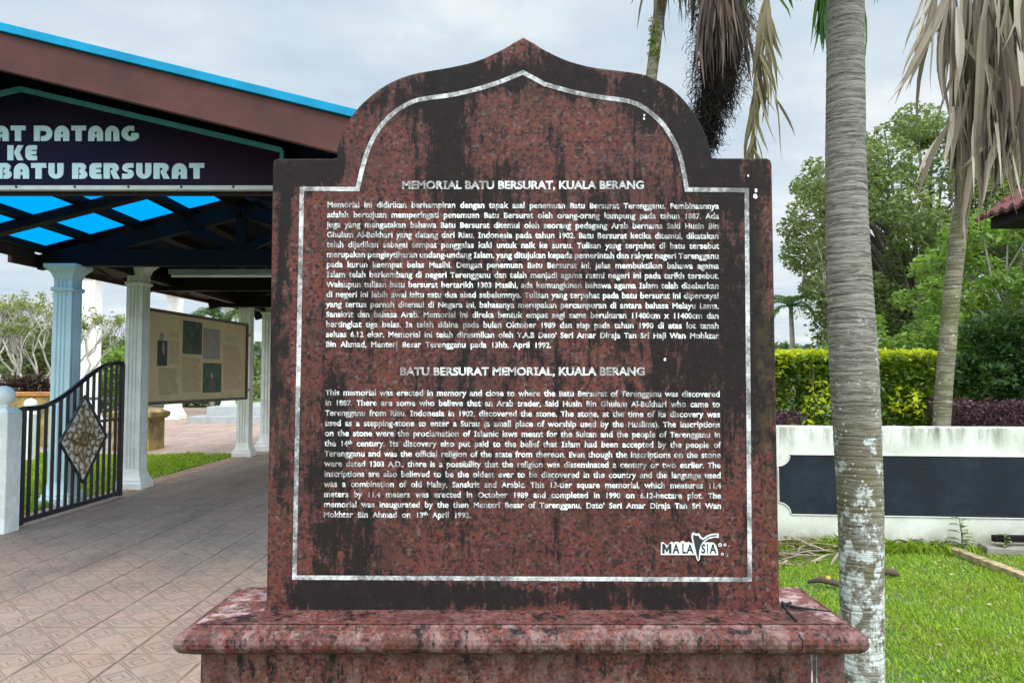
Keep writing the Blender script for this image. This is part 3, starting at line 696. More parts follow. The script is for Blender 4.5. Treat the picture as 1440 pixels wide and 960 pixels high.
# ------------------------------------------------------------------ gate and posts
M['iron'] = simple('black_painted_iron', (0.012,0.014,0.022), 0.4, 0.3, 8)
M['gold'] = simple('worn_gold_scrollwork', (0.36,0.22,0.085), 0.45, 0.4, 12, metal=0.2)
M['plate'] = simple('pale_backing_plate', (0.86,0.84,0.74), 0.5, 0.12, 5)
GX = -4.97
gate = thing('iron_gate', 'open black iron gate with swept top and gold diamond panel hung on a white post', 'gate', (GX, 7.78, 0))
GY0, GY1 = 7.83, 9.80
def gtop(t):
    s = max(0.0, min(1.0, (t-0.10)/0.82)); s = s*s*(3-2*s)
    return 1.20 + 0.50*s
def gy(t): return GY0+(GY1-GY0)*t
fr = MB(); fr.tube([(GX, gy(t), gtop(t)) for t in np.linspace(0,1,22)], 0.027, 6)
fr.box(GX-0.02, GX+0.02, GY0, GY1, 0.045, 0.095); fr.box(GX-0.024, GX+0.024, GY0-0.03, GY0+0.03, 0.03, 1.215); fr.box(GX-0.024, GX+0.024, GY1-0.03, GY1+0.03, 0.03, 1.70)
fr.build('frame', M['iron'], gate)
for i in range(1, 15):
    t = i/15; MB().box(GX-0.012, GX+0.012, gy(t)-0.016, gy(t)+0.016, 0.09, gtop(t)).build('bar', M['iron'], gate)
MB().box(GX-0.011, GX+0.011, gy(0.68), GY1, 0.98, 1.01).build('rail', M['iron'], gate)
# diamond
cy_, cz_, hy, hz = gy(0.545), 0.81, 0.48, 0.50
XD = GX+0.035
dia = MB().prism([(XD-0.016, cy_-hy, cz_),(XD-0.016, cy_, cz_-hz),(XD-0.016, cy_+hy, cz_),(XD-0.016, cy_, cz_+hz)], (0.006, 0, 0)).build('diamond_plate', M['plate'], gate, fix=True)
fm = MB(); cs = [(XD, cy_-hy, cz_),(XD, cy_, cz_-hz),(XD, cy_+hy, cz_),(XD, cy_, cz_+hz)]
for i in range(4): fm.bar(cs[i], cs[(i+1)%4], 0.022, 0.022, up=(1,0,0))
fm.build('diamond_frame', M['iron'], dia)
sc_ = MB()
def inside(y, z, m=0.93): return abs(y-cy_)/hy + abs(z-cz_)/hz < m
def curl(y, z, a, r, turn, n=16):
    pts = []
    for i in range(n):
        t = i/(n-1); ang = a+turn*t*4.6; rr = r*(1-0.78*t)
        pts.append((XD+0.006, y+rr*math.cos(ang), z+rr*math.sin(ang)))
    pts = [p for p in pts if inside(p[1], p[2])]
    if len(pts) > 3: sc_.tube(pts, 0.0085, 5)
for q in range(8):
    a = q*math.pi/4
    for rad_, sz in ((0.16,0.085),(0.28,0.075),(0.37,0.05)):
        for sg in (-1, 1):
            aa = a + sg*0.2; kx_ = 1.0
            curl(cy_+rad_*math.cos(aa)*hy/0.48, cz_+rad_*math.sin(aa), aa+math.pi*(0.5+0.3*sg), sz, sg)
for q in range(12):
    a = q*math.pi/6; sc_.tube([(XD+0.008, cy_, cz_),(XD+0.012, cy_+0.075*math.cos(a), cz_+0.075*math.sin(a))], 0.014, 5)
for q in range(4):
    a = q*math.pi/2; pts = [(XD+0.006, cy_+r*math.cos(a)*0.95+0.03*math.sin(r*14)*math.sin(a), cz_+r*math.sin(a)*0.95+0.03*math.sin(r*14)*math.cos(a)) for r in np.linspace(0.05,0.42,10)]
    sc_.tube(pts, 0.011, 5)
sc_.build('scrollwork', M['gold'], dia, smooth=True)
for z in (0.28, 1.08):
    MB().box(GX-0.07, GX+0.03, GY0-0.10, GY0-0.02, z-0.035, z+0.035).build('hinge', M['iron'], gate, bevel=0.004)
M['post'] = simple('grubby_white_post', (0.84,0.85,0.82), 0.65, 0.25, 4, c2=(0.62,0.66,0.60), bump=0.15)
def gate_post(x, y, w, h, label, r=0.075):
    t = thing('gate_post', label, 'post', (x, y, 0), 'white gate posts with ball tops')
    MB().box(x-w/2, x+w/2, y-w/2, y+w/2, -0.02, h-0.05).build('shaft', M['post'], t, bevel=0.012)
    MB().rings([square_loop(x,y,w/2*a,z) for a, z in ((1.0,h-0.05),(0.90,h-0.03),(0.70,h-0.01),(0.66,h))]).build('cap', M['post'], t, fix=True)
    MB().lathe(x, y, [(0.06,h),(0.05,h+0.02)]+[(max(0.002,r*math.sin(a)), h+0.015+r*(1-math.cos(a))) for a in np.linspace(0.5, math.pi, 12)], 20).build('ball', M['post'], t, smooth=True)
gate_post(-5.015, 7.60, 0.235, 1.22, 'white square gate post with ball top that carries the open gate', 0.10)
gate_post(-8.75, 14.0, 0.24, 0.92, 'white ball topped post farther back on the grass behind the gate', 0.11)
gate_post(-1.26, 6.5, 0.235, 1.22, 'white ball topped post at the far side of the path hidden by the stone', 0.10)

# ------------------------------------------------------------------ information panel under the shelter
M['board'] = simple('tan_printed_board', (0.78,0.61,0.37), 0.6, 0.12, 2)
M['board2'] = simple('tan_text_block', (0.27,0.20,0.115), 0.6, 0.25, 40)
M['photog'] = simple('dark_green_photo', (0.010,0.11,0.040), 0.5, 0.8, 7, c2=(0.008,0.030,0.018))
M['photob'] = simple('dark_portrait_photo', (0.02,0.022,0.028), 0.5, 0.5, 6)
M['paper'] = simple('grey_paper', (0.36,0.34,0.33), 0.6, 0.15, 10)
M['alu'] = simple('dull_frame', (0.12,0.09,0.07), 0.5, 0.3, 10)
PA, PB = Vector((-5.22, 10.9, 0)), Vector((-4.90, 14.15, 0)); PD = (PB-PA).normalized(); PN = Vector((PD.y, -PD.x, 0))
info = thing('information_board', 'long tan information board with green photographs mounted between the walkway columns', 'information board', PA)
def pq(s, z, o=0.0): p = PA + PD*s + PN*o; return Vector((p.x, p.y, z))
LEN = (PB-PA).length
def prect(s0, s1, z0, z1, o): return [pq(s0,z0,o), pq(s1,z0,o), pq(s1,z1,o), pq(s0,z1,o)]
bd = MB().prism(prect(0, LEN, 1.15, 2.50, 0.0), -PN*0.05).build('board', M['board'], info, fix=True)
fr = MB()
for (a_, b_) in (((0,1.15),(LEN,1.15)),((0,2.5),(LEN,2.5)),((0,1.15),(0,2.5)),((LEN,1.15),(LEN,2.5))): fr.bar(pq(a_[0],a_[1],0.0), pq(b_[0],b_[1],0.0), 0.07, 0.045)
fr.build('frame', M['alu'], info)
def pos(px, py):       # pixel -> (s, z) on the board
    u = (px-CX)/FPX; v = (CY-py)/FPX; d = Vector((u, cp-v*sp_, sp_+v*cp)); o = Vector((0,0,EYE))
    t = (PA-o).dot(PN)/d.dot(PN); h = o+d*t; return (h-PA).dot(PD), h.z
def patch(px0, py0, px1, py1, mat, o=0.003, name='photograph', par=None):
    s0, za = pos(px0, (py0+py1)/2); s1, zb_ = pos(px1, (py0+py1)/2); _, zt2 = pos(px0, py0); _, zb2 = pos(px0, py1)
    return MB().add(prect(s0, s1, zb2, zt2, o), [(0,1,2,3)]).build(name, mat, par or info)
patch(257, 450, 284, 497, M['photog']); patch(285.5, 461, 309, 504, M['paper'], name='printed_sheet'); patch(285, 510, 311, 552, M['photog']); patch(221, 478, 235, 514, M['photob'])
def oval(px, py, rx, ry, mat, name='photograph_figure'):
    pts = []
    for t in np.linspace(0, 2*math.pi, 15)[:-1]: s_, z_ = pos(px+rx*math.cos(t), py+ry*math.sin(t)); pts.append(pq(s_, z_, 0.005))
    MB().add(pts, [tuple(range(14))]).build(name, mat, info)
oval(277, 458, 2.6, 5, M['alu']); oval(277, 479, 5.5, 15, M['photob']); oval(297.5, 528, 2.4, 4.5, M['paper']); oval(297.5, 541, 4.5, 9, M['alu']); oval(227, 473, 3, 5.5, M['paper']); oval(229.5, 490, 2.0, 9, M['paper'])
tx = MB()
def rows(px0, px1, y0, y1, n, ragged=0.2):
    for i in range(n):
        y = y0+(y1-y0)*i/n; e_ = px1-(px1-px0)*random.random()*ragged; s0, z = pos(px0, y); s1, _ = pos(e_, y)
        tx.add(prect(s0, s1, z-0.011, z+0.004, 0.004), [(0,1,2,3)])
rows(238, 253, 466, 474, 3, 0.1); rows(223, 252, 518, 556, 16); rows(238, 252, 480, 512, 12); rows(256, 283, 503, 552, 20); rows(287, 306, 464, 500, 9, 0.5); rows(316, 334, 472, 480, 3, .3); rows(314, 340, 485, 548, 22)
tx.build('text_rows', simple('brown_print', (0.58,0.45,0.26), 0.6), bd)
for z in (1.3, 2.35):
    MB().bar(pq(LEN, z, -0.03), Vector((-5.1, 14.9, z)), 0.04, 0.04).build('mounting_arm', M['alu'], info)
    MB().bar(pq(0, z, -0.03), Vector((-5.2, 10.7, z)), 0.04, 0.04).build('mounting_arm', M['alu'], info)

# ------------------------------------------------------------------ memorial colonnade and steps across the plaza
memo = thing('memorial_colonnade', 'tall white fluted colonnade standing on the red plaza behind the walkway', 'colonnade', (-13, 24, 0))
for x, y in ((-13.05, 23.75), (-12.75, 29.0), (-12.6, 34.2)): column(memo, x, y, 5.2, 0.44, M['colwhite'], hcap=0.6)
MB().box(-13.5, -12.2, 23.2, 34.8, 5.2, 5.75).build('beam', M['colwhite'], memo, bevel=0.02)
M['marble'] = simple('grey_marble_steps', (0.40,0.42,0.42), 0.4, 0.2, 3)
st = thing('stone_steps', 'two wide grey stone steps rising from the red plaza', 'steps', (-8, 27, 0))
MB().box(at(264,590,26).x, -3.0, 26.0, 34, -0.02, 0.24).build('lower_step', M['marble'], st, bevel=0.01)
MB().box(at(289,570,26.6).x, -3.0, 26.7, 34, 0.24, 0.55).build('upper_step', M['marble'], st, bevel=0.01)
# yellow planter pedestal
M['ochre'] = simple('mossy_ochre_plaster', (0.42,0.29,0.08), 0.8, 0.5, 3, c2=(0.13,0.10,0.035), bump=0.2)
pd = thing('planter_pedestal', 'mossy yellow pedestal with a wider cap beside the white column', 'pedestal', (-7.95, 16.4, 0))
MB().box(-8.32, -7.56, 16.05, 16.8, -0.03, 0.72).build('body', M['ochre'], pd, bevel=0.02)
MB().rings([square_loop(-7.94,16.42,r_,z) for r_, z in ((0.40,0.66),(0.46,0.72),(0.46,0.80),(0.36,0.85))]).build('cap', M['ochre'], pd, fix=True)
# ochre bed wall in the far left
bw = thing('planting_bed', 'long low orange plastered planting bed wall under the bare branched tree', 'planting bed', (-13, 17, 0))
MB().box(-19, at(88,560,17.0).x, 17.0, 17.25, -0.03, 1.12).build('front_wall', M['ochre'], bw, bevel=0.02)
MB().box(-19, at(90,560,17.0).x, 16.95, 17.30, 1.12, 1.22).build('coping', simple('orange_coping', (0.45,0.20,0.06), 0.8, 0.4, 4), bw, bevel=0.015)
sheet('bed_soil', -19, -10.0, 17.3, 21.5, 1.0, simple('dark_bed_soil', (0.05,0.04,0.025), 0.95))
M['rend'] = None

# ------------------------------------------------------------------ perimeter wall
k = N('grubby_white_render'); X = k.xyz()
dirt = k.noise(1, 6, 0.7, k.scale(k.obj, (7, 7, 1.1)))
top = k.sstep(X[2], 0.80, 1.09); low = k.sstep(X[2], 0.30, 0.0)
c = k.mix(k.sstep(k.noise(2.5, 6, 0.65), 0.35, 0.7), (0.55,0.55,0.48), (0.74,0.74,0.68))
c = k.mix(k.math('MULTIPLY', top, k.sstep(dirt, 0.42, 0.66)), c, (0.15,0.15,0.11))
c = k.mix(k.math('MULTIPLY', low, k.sstep(k.noise(5, 6, 0.7), 0.32, 0.58)), c, (0.26,0.25,0.18))
c = k.mix(k.sstep(k.noise(11, 7, 0.75), 0.55, 0.72, 0, 0.5), c, (0.36,0.37,0.31))
k.col(c).rough(0.85); k.bump(k.noise(60, 5), 0.2, 0.006); M['render'] = k.m
k = N('blue_black_paint'); k.col(k.mix(k.sstep(k.noise(2, 6, 0.7), 0.4, 0.7), (0.010,0.014,0.021), (0.020,0.027,0.035)))
k.rough(0.6); k.b.inputs['Specular IOR Level'].default_value = 0.2; k.bump(k.noise(1, 5, 0.6, k.scale(k.obj, (2, 2, 40))), 0.25, 0.006); M['wallblack'] = k.m
WA, WB = Vector((at(1090,600,7.0).x, 7.0, 0)), Vector((at(1440,602,6.78).x, 6.78, 0)); WD = (WB-WA).normalized(); WN = Vector((WD.y, -WD.x, 0))   # WN faces the camera
wall = thing('perimeter_wall', 'low white rendered boundary wall with a long recessed black panel beyond the lawn', 'wall', WA)
def wp(s, z, o=0.0): p = WA + WD*s + WN*o; return Vector((p.x, p.y, z))
S0, S1 = -3.6, 9.0
MB().prism([wp(S0,-0.05,0), wp(S1,-0.05,0), wp(S1,1.075,0), wp(S0,1.075,0)], -WN*0.16).build('wall_body', M['render'], wall, fix=True, bevel=0.012)
def panel(s0, s1):
    z0, z1, r = 0.285, 0.822, 0.105
    o = 0.004; pts = []
    def a_(cs, cz, d0, d1): return [wp(cs+r*math.cos(R(t)), cz+r*math.sin(R(t)), o) for t in np.linspace(d0, d1, 8)]
    pts += a_(s0, z0, 90, 0) + a_(s1, z0, 180, 90) + a_(s1, z1, 270, 180) + a_(s0, z1, 0, -90)
    MB().add(pts, [tuple(range(len(pts)))]).build('black_panel', M['wallblack'], wall)
    # thin raised render bead around the panel
    b = MB(); n = len(pts); q = [p+WN*0.003 for p in pts]
    b.tube(q+[q[0]], 0.005, 5, cap=False); b.build('panel_bead', M['render'], wall)
panel(0.02, 4.2); panel(4.6, 8.6); panel(-3.3, -0.45)

# ------------------------------------------------------------------ vegetation
def leafmat(name, ca, cb, cc=None, trans=0.35, rough=0.5):
    k = N(name); g = k.n('ShaderNodeNewGeometry').outputs['Random Per Island']
    c = k.ramp(g, [(0.0, ca), (0.55, cb), (1.0, cc or cb)])
    k.col(c).rough(rough); k.b.inputs['Specular IOR Level'].default_value = 0.3
    tr = k.n('ShaderNodeBsdfTranslucent'); tc_ = k.mix(0.5, c, (c_ := (min(1, (cc or cb)[0]*1.6), min(1, (cc or cb)[1]*1.5), (cc or cb)[2]*0.7)))
    k.l(tc_, tr.inputs[0]); mxs = k.n('ShaderNodeMixShader'); mxs.inputs[0].default_value = trans
    k.l(k.b.outputs[0], mxs.inputs[1]); k.l(tr.outputs[0], mxs.inputs[2]); k.l(mxs.outputs[0], k.out.inputs[0]); return k.m
def bark(name, ca, cb, scale=8, rough=0.9): return simple(name, ca, rough, 0.4, scale, c2=cb, bump=0.5, bscale=30)
M['l_mid'] = leafmat('mid_green_leaves', (0.085,0.125,0.045), (0.15,0.205,0.075), (0.24,0.31,0.12))  # paled greens: haze over the tall tree is put into the colour
M['l_dark'] = leafmat('dark_green_leaves', (0.020,0.052,0.014), (0.042,0.095,0.026), (0.085,0.16,0.04))
M['l_bright'] = leafmat('bright_green_leaves', (0.085,0.16,0.025), (0.15,0.27,0.045), (0.25,0.38,0.085))
M['l_hedge'] = leafmat('hedge_leaves', (0.03,0.07,0.010), (0.085,0.16,0.016), (0.20,0.28,0.022))
M['l_yellow'] = leafmat('yellow_green_shoots', (0.30,0.40,0.02), (0.52,0.58,0.025), (0.68,0.70,0.04))
M['l_purple'] = leafmat('purple_leaves', (0.030,0.014,0.024), (0.070,0.030,0.050), (0.13,0.065,0.085), 0.2)
M['l_olive'] = leafmat('hazy_olive_leaves', (0.075,0.105,0.045), (0.12,0.16,0.06), (0.18,0.22,0.09))
M['l_fran'] = leafmat('pale_yellow_green_leaves', (0.10,0.15,0.03), (0.18,0.24,0.05), (0.28,0.33,0.09))
M['l_palm'] = leafmat('palm_leaflets', (0.05,0.12,0.03), (0.09,0.19,0.045), (0.15,0.27,0.08))
M['l_dead'] = leafmat('dry_palm_leaflets', (0.11,0.085,0.062), (0.29,0.235,0.18), (0.46,0.395,0.32), 0.12, 0.85)
M['l_deadd'] = leafmat('dark_dry_leaflets', (0.030,0.020,0.017), (0.085,0.058,0.046), (0.19,0.14,0.105), 0.08, 0.85)
M['l_deadg'] = leafmat('olive_dry_leaflets', (0.12,0.095,0.055), (0.21,0.17,0.10), (0.31,0.26,0.17), 0.2, 0.8)
M['fibre'] = leafmat('black_brown_fibre', (0.006,0.005,0.004), (0.014,0.010,0.009), (0.045,0.026,0.022), 0.0, 0.9)
M['barkg'] = bark('grey_brown_bark', (0.16,0.135,0.11), (0.07,0.055,0.045))
M['barkp'] = bark('pale_smooth_bark', (0.52,0.48,0.41), (0.30,0.27,0.22))
def leaf_mesh(name, P, size, mat, parent, aspect=0.5, up=0.5, droop=0.0, rng=None):
    rng = rng or RNG; n = len(P); P = np.asarray(P); size = np.broadcast_to(size, (n,)) * rng.uniform(0.65, 1.25, n)
    d = rng.normal(size=(n,3)); d[:,2] = d[:,2]*0.6 - droop; d /= np.linalg.norm(d, axis=1, keepdims=True)
    nr = rng.normal(size=(n,3)); nr[:,2] = np.abs(nr[:,2]) + up; s = np.cross(d, nr); s /= np.linalg.norm(s, axis=1, keepdims=True)+1e-9
    nn = np.cross(s, d)
    a = P - d*size[:,None]*0.5; b = P + d*size[:,None]*0.5; w = (size*aspect*0.5)[:,None]; m = P - d*size[:,None]*0.05
    fold = nn*size[:,None]*0.08
    V = np.stack([a, m+s*w+fold, b-nn*size[:,None]*0.06, m-s*w+fold], axis=1).reshape(-1,3)
    F = np.arange(4*n).reshape(n,4); return raw(name, V, F, mat, parent)
def clump_points(centers, radii, n, rng=RNG, flat=0.75):
    w = np.array(radii)**2; idx = rng.choice(len(centers), n, p=w/w.sum()); c = np.array(centers)[idx]; r = np.array(radii)[idx]
    v = rng.normal(size=(n,3)); v /= np.linalg.norm(v,axis=1,keepdims=True); v *= (rng.uniform(0.25,1,n)**0.45)[:,None]; v[:,2] *= flat
    return c + v*r[:,None]
def crown(cx, cy, cz, rx, ry, rz_, k, rmin, rmax, rng=RNG, shell=0.55):
    c = []; r = []
    while len(c) < k:
        v = rng.uniform(-1,1,3); q = np.linalg.norm(v)
        if q > 1 or q < shell*rng.uniform(0.2,1): continue
        c.append((cx+v[0]*rx, cy+v[1]*ry, cz+v[2]*rz_)); r.append(rng.uniform(rmin, rmax))
    return c, r
def tree(name, label, x, y, base_z, top, rx, ry, leaves, k, rmin, rmax, size, mat, barkm, trunk_r=0.2, low=None, cat='tree', group=None, seed=1, extra=None, aspect=0.5, lean=0):
    rng = np.random.default_rng(seed); t = thing(name, label, cat, (x, y, base_z), group)
    low = base_z + (top-base_z)*0.25 if low is None else low
    cz = (low+top)/2; c, r = crown(x+lean, y, cz, rx, ry, (top-low)/2*0.92, k, rmin, rmax, rng)
    if extra:
        for e_ in extra: c.append(e_[:3]); r.append(e_[3])
    mb = MB(); fork = Vector((x+lean*0.3, y, low+(top-low)*0.15))
    mb.tube([(x, y, base_z-0.1), (x+lean*0.1, y, base_z+(fork.z-base_z)*0.5), fork], [trunk_r*1.25, trunk_r, trunk_r*0.8], 9)
    for i, p in enumerate(c):
        if i % 2 and k > 30: continue
        p = Vector(p); mid = fork.lerp(p, 0.5) + Vector((rng.normal()*0.1*rx, rng.normal()*0.1*rx, 0.12*(top-low)*rng.random()))
        mb.tube([fork, mid, p], [trunk_r*0.42, trunk_r*0.22, trunk_r*0.06], 5, cap=False)
    mb.build('trunk', barkm, t, smooth=True)
    leaf_mesh('crown', clump_points(c, r, leaves, rng), size, mat, t, aspect=aspect, rng=rng); return t
# large tree beyond the hedge and its neighbours
tree('broad_tree', 'tall dense green tree rising behind the hedge and the palm trunks', at(1290,400,26).x, 26, 0, at(1290,138,26).z, 4.6, 4.0, 52000, 150, 0.35, 1.0, 0.19, M['l_mid'], M['barkg'], 0.35, low=1.8, seed=3,
     extra=[(at(1175,270,26).x,26,at(0,270,26).z,0.9),(at(1175,330,26).x,26,at(0,330,26).z,1.0),(at(1178,400,26).x,25.5,at(0,400,26).z,1.1),(at(1200,440,26).x,26,at(0,440,26).z,1.2)])
tree('light_tree', 'loose bright green tree with pale branches under the red roof corner', at(1425,400,15).x, 15, 0, at(0,290,15).z, 2.3, 1.8, 13000, 60, 0.25, 0.6, 0.15, M['l_bright'], M['barkp'], 0.12, low=1.6, seed=5)
tree('young_tree', 'thin pale leaved young tree at the left edge of the tall tree', at(1174,400,22).x, 22, 0, at(0,235,22).z, 0.75, 0.8, 2000, 26, 0.3, 0.6, 0.20, M['l_olive'], M['barkp'], 0.07, low=1.6, seed=6)
tree('round_shrub', 'dark glossy round shrub above the purple hedge by the right edge', at(1412,520,9.5).x, 9.5, 0, at(0,440,9.5).z, 0.66, 0.6, 7000, 34, 0.16, 0.30, 0.085, M['l_dark'], M['barkg'], 0.05, low=1.15, cat='shrub', seed=8)
tree('leafy_bush', 'mid green loose bush between the yellow hedge and the dark round shrub', at(1345,520,11).x, 11, 0, at(0,485,11).z, 0.75, 0.6, 4500, 26, 0.2, 0.36, 0.10, M['l_bright'], M['barkg'], 0.04, low=0.5, cat='shrub', seed=9)
tree('leafy_bush', 'pale green bush with bare twigs low between the tall tree and the hedge', at(1265,480,14).x, 14, 0, at(0,440,14).z, 1.6, 0.8, 4500, 30, 0.25, 0.5, 0.15, M['l_bright'], M['barkp'], 0.05, low=0.8, cat='shrub', seed=19)
# clipped hedge
def hedge(name, label, x0, x1, y0, y1, z0, z1, n, size, mat, cat='hedge', topmat=None, ntop=0, bare=False, seed=2, rnd=0.06):
    rng = np.random.default_rng(seed); t = thing(name, label, cat, ((x0+x1)/2, (y0+y1)/2, 0))
    P = np.empty((0,3))
    def samp(n): return np.stack([rng.uniform(x0,x1,n), rng.uniform(y0,y1,n), rng.uniform(z0,z1,n)], 1)
    p = samp(n*3); e_ = np.minimum.reduce([p[:,0]-x0, x1-p[:,0], p[:,1]-y0, z1-p[:,2]]); keep = rng.random(len(p)) < np.exp(-e_/0.14)
    p = p[keep][:n]
    bul = np.array([mnoise.noise(Vector((a_*1.6, b_*1.6, c_*1.6))) for a_, b_, c_ in p]); p += rng.normal(0, rnd*0.4, p.shape); p[:,1] += bul*rnd*1.8; p[:,2] += bul*rnd
    if bare:
        h = (p[:,2]-z0)/(z1-z0); hole = np.array([mnoise.noise(Vector((a_*2.4, 3.3, c_*1.5))) for a_, b_, c_ in p]); p = p[(h > 0.30) | (hole > 0.12)]
    leaf_mesh('foliage', p, size, mat, t, aspect=0.55, rng=rng)
    if topmat is not None:
        q = samp(ntop); q[:,2] = z1 - rng.exponential(0.05, ntop) + 0.03 + rng.normal(0, 0.015, ntop); 
        m = rng.random(ntop) < 0.22; q[m,2] = rng.uniform(z0+0.25*(z1-z0), z1, m.sum()); q[m,1] = y0 + rng.normal(0, 0.03, m.sum())
        cl = np.array([mnoise.noise(Vector((a_*2.2, 7.7, c_*2.2))) for a_, b_, c_ in q]); q = q[(~m) | (cl > 0.0)]
        leaf_mesh('new_shoots', q, size, topmat, t, aspect=0.5, rng=rng)
    mb = MB()
    for i in range(int((x1-x0)*5)):
        x = rng.uniform(x0+0.05, x1-0.05); y = rng.uniform(y0+0.1, y1-0.1); a_ = rng.normal(0, 0.12, 4)
        mb.tube([(x, y, 0), (x+a_[0]*0.5, y, z0+(z1-z0)*0.3), (x+a_[0]+a_[1], y+a_[2], z1-0.15)], [0.022, 0.016, 0.008], 5, cap=False)
    mb.build('stems', M['barkg'], t); return t
hy_ = 8.9
hedge('clipped_hedge', 'clipped box hedge with bright yellow green top standing behind the white wall', at(1060,0,hy_).x, at(1311,0,hy_).x, hy_, hy_+0.9, 0.55, at(0,497,hy_).z, 15000, 0.075, M['l_hedge'], topmat=M['l_yellow'], ntop=6500, bare=True, seed=2)
hedge('purple_hedge', 'low clipped purple leaved hedge behind the wall at the right edge', at(1331,0,8.2).x, at(1560,0,8.2).x, 8.1, 8.8, 0.45, at(0,566,8.1).z, 14000, 0.042, M['l_purple'], seed=12, rnd=0.05)
hedge('purple_hedge', 'short purple leaved hedge stub between the stone and the yellow hedge', at(1040,0,8.2).x, at(1117,0,8.2).x, 8.1, 8.7, 0.45, at(0,580,8.1).z, 5000, 0.042, M['l_purple'], seed=13, rnd=0.05)
struct(MB().box(at(1312,0,10.6).x, at(1470,0,10.6).x, 10.4, 10.75, -0.05, at(0,560,10.4).z).build('terracotta_kerb', simple('terracotta', (0.30,0.12,0.07), 0.8, 0.3), bevel=0.02))

# ------------------------------------------------------------------ palms
k = N('ringed_palm_trunk'); X = k.xyz()
rings_ = k.noise(1, 4, 0.7, k.scale(k.obj, (7, 7, 62)), dist=0.6)
fine = k.noise(1, 5, 0.7, k.scale(k.obj, (26, 26, 190)))
c = k.mix(k.sstep(rings_, 0.36, 0.62), (0.062,0.053,0.045), (0.245,0.215,0.18))
c = k.mix(k.sstep(fine, 0.40, 0.70, 0, 0.7), c, (0.34,0.31,0.27))
lowm = k.sstep(X[2], 1.75, 1.05)
olive = k.sstep(k.noise(5, 6, 0.7), 0.38, 0.60)
c = k.mix(k.math('MULTIPLY', lowm, k.math('MULTIPLY', olive, 0.85)), c, (0.135,0.118,0.058))
lich = k.sstep(k.math('ADD', k.noise(13, 7, 0.72, k.scale(k.obj, (1,1,0.8))), k.sstep(X[2], 1.9, 0.35, 0.0, 0.13)), 0.60, 0.66)
c = k.mix(k.math('MULTIPLY', lich, k.sstep(X[2], 2.05, 1.45)), c, k.mix(k.sstep(k.noise(45, 5, 0.7), 0.35, 0.6), (0.33,0.34,0.32), (0.62,0.63,0.60)))
sp2 = k.math('MULTIPLY', k.sstep(k.voro(36, out='Distance'), 0.22, 0.14), k.sstep(k.noise(6, 3), 0.45, 0.6)); c = k.mix(k.math('MULTIPLY', sp2, k.sstep(X[2], 2.0, 1.2)), c, (0.60,0.60,0.56))
c = k.mix(k.sstep(k.noise(14, 6, 0.75), 0.60, 0.70, 0, 0.75), c, (0.05,0.045,0.03))
k.col(c).rough(0.9); k.bump(k.math('ADD', rings_, k.math('MULTIPLY', fine, 0.6)), 0.7, 0.012); M['trunkA'] = k.m
k = N('mossy_palm_trunk'); X = k.xyz()
rings_ = k.noise(1, 3, 0.6, k.scale(k.obj, (4, 4, 60)))
c = k.mix(k.sstep(rings_, 0.38, 0.62), (0.10,0.085,0.05), (0.27,0.24,0.17))
c = k.mix(k.sstep(k.noise(4, 6, 0.7), 0.42, 0.62, 0, 0.8), c, (0.10,0.105,0.035))
c = k.mix(k.sstep(k.noise(1, 5, 0.7, k.scale(k.obj,(14,14,20))), 0.58, 0.66, 0, 0.8), c, (0.42,0.41,0.35))
k.col(c).rough(0.9); k.bump(rings_, 0.6, 0.01); M['trunkB'] = k.m
def palm_trunk(parent, pts, wid, mat, ring=0.026, amp=0.02, n=28, seed=1):
    """pts: world points bottom-up, wid: diameters; many uneven leaf-scar rings"""
    rng = np.random.default_rng(seed); sp = smooth_path(pts, 12); W_ = np.interp(np.linspace(0,1,len(sp)), np.linspace(0,1,len(wid)), wid)
    L = np.cumsum([0]+[(sp[i+1]-sp[i]).length for i in range(len(sp)-1)]); tot = L[-1]
    zs = [0.0]
    while zs[-1] < tot: zs.append(zs[-1]+ring*rng.uniform(0.6,1.4))
    stations = []
    for i in range(len(zs)-1):
        a_, b_ = zs[i], zs[i+1]; q = rng.uniform(0.3,1.3)
        stations += [(a_, 1-amp*q*0.4), (a_+(b_-a_)*0.25, 1+amp*0.2), (a_+(b_-a_)*0.80, 1+amp*q*0.55), (a_+(b_-a_)*0.93, 1-amp*q*0.9)]
    vs = []; fs = []; m = 0
    for s_, f in stations:
        if s_ > tot: break
        p = Vector([float(np.interp(s_, L, [q_[j] for q_ in sp])) for j in range(3)]); r = float(np.interp(s_, L, W_))/2
        for kk in range(n):
            t = 2*math.pi*kk/n; w = mnoise.noise(Vector((math.cos(t)*1.3, math.sin(t)*1.3, s_*9)))
            rr = r*(f+0.022*w+0.012*mnoise.noise(Vector((math.cos(t)*3, math.sin(t)*3, s_*40))))
            dz = 0.010*mnoise.noise(Vector((math.cos(t)*1.1+5, math.sin(t)*1.1, s_*5)))
            vs.append((p.x+rr*math.cos(t), p.y+rr*math.sin(t), p.z+dz))
        m += 1
    for i in range(m-1):
        for kk in range(n): fs.append((i*n+kk, i*n+(kk+1)%n, (i+1)*n+(kk+1)%n, (i+1)*n+kk))
    return MB().add(vs, fs).build('trunk', mat, parent, smooth=True)
def ribbon(mb, pts, w, nrm, fold=0.25):
    """folded leaf strip: three vertices across"""
    pts = [Vector(p) for p in pts]; vs = []; fs = []; nrm = Vector(nrm)
    for i, p in enumerate(pts):
        d = (pts[min(i+1,len(pts)-1)]-pts[max(i-1,0)]).normalized(); s_ = d.cross(nrm)
        if s_.length < 1e-4: s_ = Vector((1,0,0))
        s_.normalize(); n_ = s_.cross(d)
        vs += [p-s_*w[i]/2+n_*w[i]*fold, p, p+s_*w[i]/2+n_*w[i]*fold]
    for i in range(len(pts)-1):
        a_ = 3*i; fs += [(a_,a_+1,a_+4,a_+3),(a_+1,a_+2,a_+5,a_+4)]
    mb.add(vs, fs)
